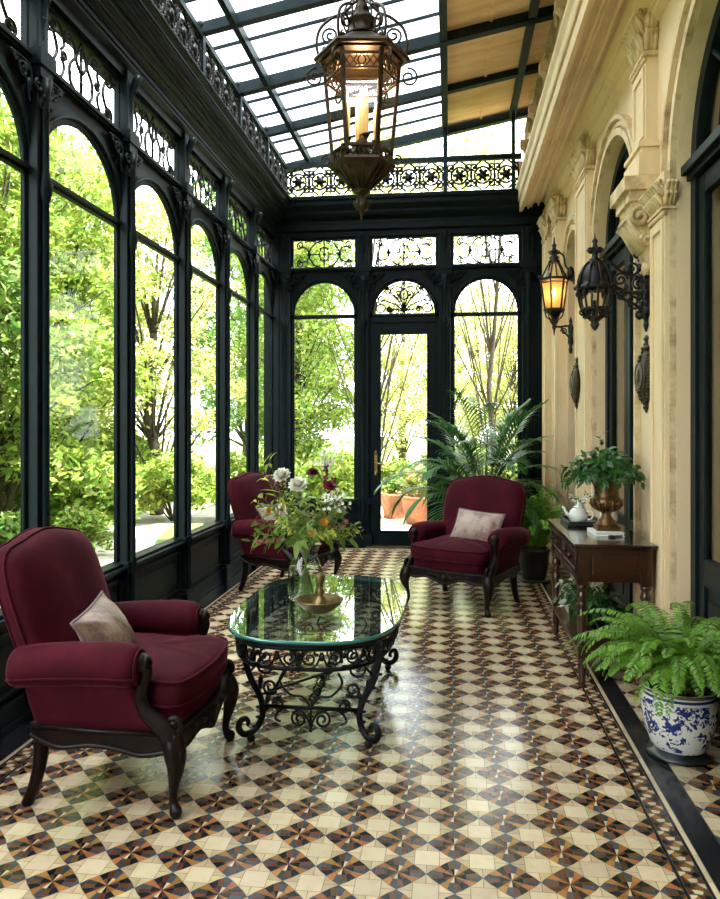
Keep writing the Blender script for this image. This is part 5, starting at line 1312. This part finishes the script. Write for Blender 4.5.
m = MB(); m.lathe([(0,0),(.028,0),(.038,.03),(.034,.07),(.020,.095),(.026,.115),(.02,.113),(0,.10)], 16); m.build('body', PORCELAIN, cu)
R = random.Random(9)
for i in range(9):
    m = MB(); a = i*2.4; leafy_stem(m, (.008*cos(a),.008*sin(a),.10), (cos(a)*.5,sin(a)*.5,1), R.uniform(.08,.13), 7, .014, .032, R, curve=.8, stem_r=.0012); m.build('sprig', [LEAF_D if i % 2 else WHITE_P, STEM], cu, fix=False)
sh = thing('ornament', 'white curved porcelain swan ornament behind the bronze urn', 'ornament', (1.045,5.02,KH+.001), -PI/2)
m = MB(); m.lathe([(0,0),(.045,0),(.05,.01),(.04,.018),(0,.02)], 16); m.build('base', PORCELAIN, sh)
m = MB(); m.tube(crom([(-.04,0,.03),(.0,0,.045),(.035,0,.06),(.05,0,.10),(.03,0,.14),(.015,0,.175),(.03,0,.20),(.055,0,.195)],4), [.02+.018*sin(PI*min(1,i/14)) if i < 14 else max(.008,.022-.0011*(i-14)) for i in range(29)], 12); m.build('body', PORCELAIN, sh)
for s in (1,-1):
    m = MB()
    for k in range(5): blade(m, (.02,s*.03,.05+.008*k), (-1,s*.35,.25+.22*k), (0,s,0.2), .10-.008*k, .03, 0)
    m.build('wing', PORCELAIN, sh, fix=False)
ir = thing('key', 'small dark iron key lying beside the white book', 'key', (.99,4.60,KH+.001), .5)
m = MB(); m.tube([(.018*cos(2*PI*i/14)-.03,.018*sin(2*PI*i/14),.006) for i in range(14)], .005, 6, closed=True); m.tube([(-.012,0,.006),(.05,0,.006)], .0045, 6); m.box(.035,.05,0,.016,.003,.009); m.build('shank', LANT, ir)
# plants on the lower shelf
def shelf_plant(label, x, y, z, seed, mats, n, L_, col):
    r = thing('potted_plant', label, 'potted plant', (x,y,z)); R = random.Random(seed)
    m = MB(); m.lathe([(0,0),(.06,0),(.08,.08),(.086,.12),(.078,.12),(0,.11)], 18); m.build('pot', col, r)
    for i in range(n):
        a = i*2.4; el = 1.3-1.2*i/n
        m = MB(); leafy_stem(m, (.04*cos(a)*i/n,.04*sin(a)*i/n,.11), (cos(a)*cos(el),sin(a)*cos(el),sin(el)), R.uniform(*L_), 9, .03, .06, R, curve=1.0); m.build('leafy_sprig', [mats[i % len(mats)], STEM], r, fix=False)
shelf_plant('dark leaved plant in a pot on the console lower shelf', .93, 4.86, .2115, 31, [LEAF_D, LEAF_D, LEAF_D], 30, (.11,.17), BLACKPOT)
shelf_plant('plant with pale blooms on the far end of the console lower shelf', .90, 5.22, .2115, 32, [LEAF_D, WHITE_P, LEAF_D, LEAF_D], 26, (.11,.17), OLDBRASS)

# ------------------------------------------------------------------ the bouquet: every stem is a thing in the vase
R = random.Random(17)
def bloom(m, p, d, r, mi, layers=((.35,1.25,7),(.65,.9,9),(.95,.45,10),(1.0,.05,10))):
    d = Vector(d).normalized(); u = d.orthogonal().normalized(); v_ = d.cross(u)
    for k, el, n in layers:
        for i in range(n):
            a = 2*PI*i/n+k*5; o = (u*cos(a)+v_*sin(a))*cos(el)+d*sin(el)
            blade(m, Vector(p)-d*r*.2, o, d, r*(.75+.35*k), r*.75, -.1, mi)
def spray(kind, label, group, ang, el, L_, ll=.055, lw=.02, nl=14, curve=.6, leafmat=LEAF_B):
    dx, dy = cos(ang), sin(ang)
    r = thing(kind, label, 'flower' if 'flower' in kind or 'bloom' in kind else 'foliage', (VX,VY,TH+.02), group=group)
    # stem rises from the vase floor, crosses the neck, then fans out
    foot = Vector((-dx*.05,-dy*.05,.012)); neck = Vector((dx*.035,dy*.035,.285)); m = MB()
    m.tube([foot, foot.lerp(neck,.5)+Vector((0,0,.01)), neck], .0013, 5, 1)
    tip, d = leafy_stem(m, neck, (dx*cos(el),dy*cos(el),sin(el)), L_, nl, lw, ll, R, curve=curve, stem_r=.0022)
    m.build('stem', [leafmat, STEM], r, fix=False)
    return r, tip, d
def pt_dir(px, py, depth=0):
    """direction from the vase neck towards a spot px right and py up of it (metres)"""
    L_ = math.hypot(px, py, depth); return math.atan2(depth, px), math.asin(py/L_), L_
ks = 0
for px, py, dp, rr, lab in ((-.115,.385,-.03,.050,'white peony highest on the side toward the windows'),(-.015,.34,-.08,.054,'white peony in the middle of the bouquet, largest bloom'),):
    a, e, L_ = pt_dir(px, py, dp); r, tip, d = spray('white_flower', lab, None, a, e, L_, nl=6, curve=.05)
    m = MB(); bloom(m, tip, (d+Vector((0,-.8,.1))), rr, 0); bloom(m, tip, (d+Vector((.3,-.5,.5))), rr*.9, 0); m.build('flower_head', WHITE_P, r, fix=False)
for px, py, dp, lab in ((.085,.345,-.02,'wine red bloom beside the large white peony'),(.0,.40,.06,'wine red bloom behind the white peonies'),(-.10,.33,.05,'wine red bloom half hidden between the two peonies')):
    a, e, L_ = pt_dir(px, py, dp); r, tip, d = spray('wine_flower', lab, None, a, e, L_, nl=6, curve=.05)
    m = MB(); bloom(m, tip, d+Vector((0,-.6,.2)), .036, 0); m.build('flower_head', WINE_P, r, fix=False)
for px, py, dp, lab in ((.055,.09,-.13,'small orange flower low at the front just above the vase neck'),(-.15,.20,-.06,'small orange flower low on the window side of the bouquet'),(.10,.15,-.11,'small orange flower low on the door side of the bouquet')):
    a, e, L_ = pt_dir(px, py, dp); r, tip, d = spray('orange_flower', lab, None, a, e, L_, nl=4, curve=.1, ll=.04)
    m = MB(); bloom(m, tip, d+Vector((0,-1,.2)), .026, 0, ((.9,.35,6),(.5,.9,5))); m.build('flower_head', ORANGE_P, r, fix=False)
for px, py, dp, lab in ((.20,.16,-.05,'pink flower spray reaching low toward the door'),(-.20,.06,-.08,'pink flower spray drooping on the window side')):
    a, e, L_ = pt_dir(px, py, dp); r, tip, d = spray('pink_flower', lab, None, a, e, L_, nl=8, curve=.3)
    m = MB()
    for i in range(7): bloom(m, tip-d*(.022*i)+Vector((R.uniform(-.015,.015),R.uniform(-.015,.015),.008)), Vector((R.uniform(-1,1),-1,R.uniform(0,1))), .017, 0, ((.9,.4,5),(.5,1,4)))
    m.build('flower_head', PINK_P, r, fix=False)
for px, py, dp, lab in ((.14,.43,.02,'rust brown flower spike, tallest of the dark spikes'),(.11,.37,.07,'rust brown flower spike behind the tallest spike')):
    a, e, L_ = pt_dir(px, py, dp); r, tip, d = spray('flower_spike', lab, None, a, e, L_, nl=5, curve=.02)
    m = MB()
    for i in range(26): m.ball(tip-d*(.005*i)+Vector((R.uniform(-.009,.009),R.uniform(-.009,.009),0)), .007, 5)
    m.build('flower_head', WINE_P, r)
for px, py, dp, lab in ((.13,.30,-.08,'airy white blossom spray on the door side'),(.05,.47,.03,'airy white blossom spray at the very top of the bouquet')):
    a, e, L_ = pt_dir(px, py, dp); r, tip, d = spray('white_blossom_spray', lab, None, a, e, L_, nl=5, curve=.1)
    m = MB()
    for i in range(34):
        q = tip+Vector((R.gauss(0,.04),R.gauss(0,.04),R.gauss(0,.035))); m.tube([tip-d*.06, q], .0008, 3, 1); bloom(m, q, Vector((R.uniform(-1,1),-1,R.uniform(0,1))), .012, 0, ((1,.4,5),))
    m.build('flower_head', [WHITE_P, STEM], r, fix=False)
for i in range(40):
    a = i*2.39996; t = (i+.5)/40; el = 1.45-.95*t+R.uniform(-.12,.12)
    k = i % 3
    if k == 0: spray('foliage_stem', 'broad leaved green filler stem in the glass vase bouquet', 'broad leaved filler stems of the bouquet', a, el, R.uniform(.24,.34), .075, .030, 12, .55, LEAF_B)
    elif k == 1: spray('foliage_stem', 'fine feathery yellow green stem in the glass vase bouquet', 'feathery filler stems of the bouquet', a, el, R.uniform(.28,.38), .038, .013, 22, .5, LEAF_Y)
    else: spray('foliage_stem', 'dark slender leaved stem in the glass vase bouquet', 'slender filler stems of the bouquet', a, el, R.uniform(.24,.36), .085, .017, 12, .6, LEAF_B)
for px, py, dp, lab in ((-.22,.42,.06,'upright sword leaved sprig tallest on the window side'),(-.16,.46,.05,'upright sword leaved sprig rising beside the taller white peony')):
    a, e, L_ = pt_dir(px, py, dp); spray('foliage_stem', lab, None, a, e, L_+.02, .12, .022, 9, .02, LEAF_Y)
# ------------------------------------------------------------------ the garden outside
m = MB(); m.add([(-60,-30,-.06),(XL-.1,-30,-.06),(XL-.1,70,-.06),(-60,70,-.06)],[(0,1,2,3)]); m.add([(XL-.1,YB+.1,-.06),(60,YB+.1,-.06),(60,70,-.06),(XL-.1,70,-.06)],[(0,1,2,3)])
o = m.build('ground', GRASS); tag(o, 'sunlit green lawn around the conservatory', 'lawn', kind='structure')
m = MB(); m.box(-2.3,3.5,YB+.1,13.6,-.06,-.02); o = m.build('terrace', PAVE); tag(o, 'pale paved terrace outside the garden door', 'terrace', kind='structure')
m = MB(); P = crom([(-3.2,3.0),(-3.6,5.5),(-3.9,8),(-4.6,10.5),(-5.0,14)],6)
for i in range(len(P)-1):
    a, b = P[i], P[i+1]; m.add([(a[0]-.45,a[1],-.052),(a[0]+.45,a[1],-.052),(b[0]+.45,b[1],-.052),(b[0]-.45,b[1],-.052)],[(0,1,2,3)])
o = m.build('path', PAVE); tag(o, 'pale garden path outside the tall windows', 'path', kind='structure')
def leaves_mesh(name, centres, radii, per, size, mt, seed, updir=.35):
    r = np.random.default_rng(seed); C = np.repeat(np.array(centres), per, 0); Rr = np.repeat(np.array(radii), per, 0)
    n = len(C); d = r.normal(size=(n,3)); d /= np.linalg.norm(d, axis=1)[:,None]
    pos = C + d*Rr*(r.random((n,1))**.45)
    nrm = r.normal(size=(n,3)); nrm[:,2] = np.abs(nrm[:,2])+updir; nrm /= np.linalg.norm(nrm, axis=1)[:,None]
    t = np.cross(nrm, r.normal(size=(n,3))); t /= np.linalg.norm(t, axis=1)[:,None]; b = np.cross(nrm, t)
    s = size*(.65+.7*r.random((n,1)))
    v = np.stack([pos-t*s, pos-b*s*.42+nrm*s*.1, pos+t*s-nrm*s*.15, pos+b*s*.42+nrm*s*.1], 1).reshape(-1,3)
    me = bpy.data.meshes.new(name); me.vertices.add(4*n); me.vertices.foreach_set('co', v.ravel())
    me.loops.add(4*n); me.loops.foreach_set('vertex_index', np.arange(4*n)); me.polygons.add(n); me.polygons.foreach_set('loop_start', np.arange(0,4*n,4)); 
    me.materials.append(mt); me.update(calc_edges=True); me.validate(); return me
def tree_proto(h, crown_r, trunk_h, mt, seed, nclus, per, leaf, label, flat=1.0, tk=1.0):
    R = random.Random(seed); r = thing('tree', label, 'tree'); m = MB()
    base = [(0,0,-.1)]; 
    top = Vector((R.uniform(-.3,.3),R.uniform(-.3,.3),h*.8)); pts = [Vector((0,0,-.1)).lerp(top, t)+Vector((R.uniform(-.08,.08),R.uniform(-.08,.08),0))*(1 if t > 0 else 0) for t in (0,.2,.4,.6,.8,1)]
    m.tube(pts, [.14*tk*h/6*(1-.75*t) for t in (0,.2,.4,.6,.8,1)], 8)
    cs, rs = [], []
    for i in range(nclus):
        t = (i+.5)/nclus; z = trunk_h+(h-trunk_h)*t; rad = crown_r*(sin(PI*min(1,.16+.84*t*.93))**.65); a = i*2.4+R.uniform(-.5,.5); q = R.uniform(.25,1.0)
        c = Vector((cos(a)*rad*q, sin(a)*rad*q, z+R.uniform(-.2,.2))); cs.append(c); k = R.uniform(.34,.62)*crown_r/1.6; rs.append((k,k,k*.62*flat))
        k0 = min(4, int(t*4)); s0 = pts[k0].lerp(pts[k0+1], .5)
        m.tube([s0, s0.lerp(c,.5)+Vector((0,0,.12)), c], [.032*tk*h/6,.02*tk*h/6,.006*tk], 5)
    m.build('trunk', BARK, r)
    me = leaves_mesh('crown', cs, rs, per, leaf, mt, seed); o = bpy.data.objects.new('crown', me); COL.objects.link(o); o.parent = r
    return r
TP = [tree_proto(6.5,2.0,1.2,TREE_A,1,46,330,.072,'-'), tree_proto(7.5,2.2,1.5,TREE_B,2,50,320,.078,'-'), tree_proto(6.0,1.9,1.6,TREE_C,3,38,200,.065,'-'), tree_proto(8.5,2.6,1.0,TREE_B,4,60,300,.095,'-')]
used = set()
def put_tree(i, x, y, s, rz_, label, group=None):
    t = TP[i] if i not in used else dup(TP[i]); used.add(i); t.location = (x,y,-.06); t.scale = (s,s,s); t.rotation_euler = (0,0,rz_)
    tag(t, label, 'tree', group)
TG = 'trees along the window side of the garden'; TB = 'trees beyond the terrace'
TREES = [(0,-5.6,2.6,.80),(1,-7.0,4.3,.85),(0,-5.4,5.4,.78),(1,-6.4,7.2,.85),(0,-5.5,8.6,.82),(2,-7.6,6.2,.95),(0,-6.1,10.6,.9),(1,-8.4,9.2,1.0),(2,-5.0,12.2,.9),(3,-9.8,3.4,1.0),(3,-11,7.6,1.05),(3,-10,12.5,1.1),(0,-7.6,14.5,1.0),(0,-7.5,.8,.9)]
for k, (i, x, y, s) in enumerate(TREES): put_tree(i, x, y, s, k*1.7, 'sunlit broadleaf tree outside the long row of windows' if i < 2 else ('pale yellow green tree outside the long row of windows' if i == 2 else 'big dark green tree standing deep in the garden'), TG if i < 2 else ('pale trees outside the windows' if i == 2 else 'big trees deep in the garden'))
TP.append(tree_proto(7.2,2.6,5.2,TREE_C,8,30,110,.065,'-',.7,.42))
BT = [(4,-1.35,13.9,.95),(4,.75,14.6,1.0),(2,-1.6,16.5,.62),(2,-.1,18.5,.72),(2,1.4,16.8,.62),(0,2.9,17.2,.8),(0,-3.1,14.8,.8),(2,.7,21.5,.9),(1,-4.2,19,1.0),(1,4.2,22,1.0),(2,-1.5,24,1.0),(3,6.5,27,1.1),(3,-7,25,1.2),(2,1.8,26,1.0)]
for k, (i, x, y, s) in enumerate(BT): put_tree(i, x, y, s, k*2.3+1, 'tall thin trunked pale tree whose crown shows above the gallery railing' if i == 4 else 'pale yellow green slender tree beyond the terrace' if i == 2 else ('leafy green tree beyond the terrace' if i < 2 else 'big dark tree at the far end of the garden'), 'tall pale trees above the gallery railing' if i == 4 else 'pale trees beyond the terrace' if i == 2 else ('green trees beyond the terrace' if i < 2 else 'big trees at the garden end'))
def shrub_proto(mt, seed, h, rad, leaf, n=16, per=130):
    R = random.Random(seed); r = thing('shrub', '-', 'shrub'); m = MB(); cs, rs = [], []
    for i in range(n):
        a = i*2.4; q = R.uniform(.15,.8)*rad; c = Vector((cos(a)*q, sin(a)*q, h*R.uniform(.25,.78))); cs.append(c); k = R.uniform(.24,.40)*rad*1.1; rs.append((k,k,k*.8)); m.tube([(0,0,-.02), c*.5+Vector((0,0,.05)), c], [.014,.01,.004], 5)
    m.build('stem', BARK, r); me = leaves_mesh('leaf_mass', cs, rs, per, leaf, mt, seed); o = bpy.data.objects.new('leaf_mass', me); COL.objects.link(o); o.parent = r
    return r
SP_ = [shrub_proto(TREE_B,11,.9,.6,.06), shrub_proto(TREE_A,12,.75,.55,.05), shrub_proto(TREE_A,13,1.3,.8,.07,20,140)]; su = set()
def put_shrub(i, x, y, s, label, group=None):
    t = SP_[i] if i not in su else dup(SP_[i]); su.add(i); t.location = (x,y,-.06); t.scale = (s,s,s); t.rotation_euler = (0,0,x*3+y); tag(t, label, 'shrub', group)
put_shrub(0,-4.75,6.9,1.0,'rounded green shrub outside the window behind the foremost armchair')
put_shrub(1,-4.2,8.0,.85,'low bushy plant beside the garden path')
GS = 'shrubs under the garden trees'
for x, y, i, s in ((-4.5,4.7,2,.8),(-5.9,6.0,2,1.1),(-5.0,9.6,2,1.1),(-6.6,8.3,2,1.2),(-4.4,11.4,2,1.0),(-6.2,12.4,2,1.3),(-7.2,10.2,2,1.3),(-3.5,13.6,2,1.0),(-4.6,3.2,0,1.1),(-7.6,13,2,1.4),(-9.4,11,2,1.5),(-8.2,7.2,2,1.4)): put_shrub(i, x, y, s, 'leafy shrub growing under the garden trees', GS)
for x, y, i, s in ((-2.2,13.9,2,.95),(-1.0,14.4,1,1.2),(1.0,14.3,1,1.2),(2.0,14.0,2,1.0),(.2,15.2,2,1.0),(3.2,13.0,2,1.2),(1.6,11.6,1,1.1)): put_shrub(i, x, y, s, 'leafy shrub at the edge of the paved terrace', 'shrubs edging the terrace')
# terracotta tubs on the terrace
def tub(label, x, y, r_, h, seed, mt, flower=None, square=False):
    t = thing('planter', label, 'planter', (x,y,-.02)); m = MB(); R = random.Random(seed)
    m.lathe([(0,0),(r_*.78,0),(r_*.95,h*.6),(r_,h*.86),(r_*1.08,h*.88),(r_*1.08,h),(r_*.95,h),(0,h*.93)], 24); m.build('pot', TERRA, t)
    cs = [(cos(i*2.4)*r_*R.uniform(.1,.8), sin(i*2.4)*r_*R.uniform(.1,.8), h+R.uniform(.05,r_*.8)) for i in range(12)]
    me = leaves_mesh('leaf_mass', cs, [(r_*.35,)*3]*12, 60, .045, mt, seed); o = bpy.data.objects.new('leaf_mass', me); COL.objects.link(o); o.parent = t
    if flower: me = leaves_mesh('blossom', [(a,b,c+.05) for a, b, c in cs], [(r_*.35,)*3]*12, 16, .035, flower, seed+1); o = bpy.data.objects.new('blossom', me); COL.objects.link(o); o.parent = t
tub('terracotta tub of red flowers on the terrace, beyond the door', -.40, 11.4, .34, .42, 41, TREE_A, PINK_P)
tub('smaller terracotta tub by the handle side of the door', -.86, 12.0, .26, .40, 42, TREE_B)
tub('terracotta tub with pale foliage partly behind the palm', .12, 11.0, .28, .36, 43, TREE_C)
# stone bench in the garden
sb = thing('garden_bench', 'grey stone garden bench seen through the tall windows', 'bench', (-2.98,9.25,-.06), .05)
MB().box(-.24,.24,-.62,.62,.36,.44).build('seat', GREYSTONE, sb, bevel=.012)
for y in (-.42,.42):
    m = MB(); m.box(-.16,.16,-.09,.09,.06,.36); m.box(-.2,.2,-.13,.13,0,.06); m.box(-.19,.19,-.12,.12,.31,.36); m.build('leg', GREYSTONE, sb, bevel=.012)
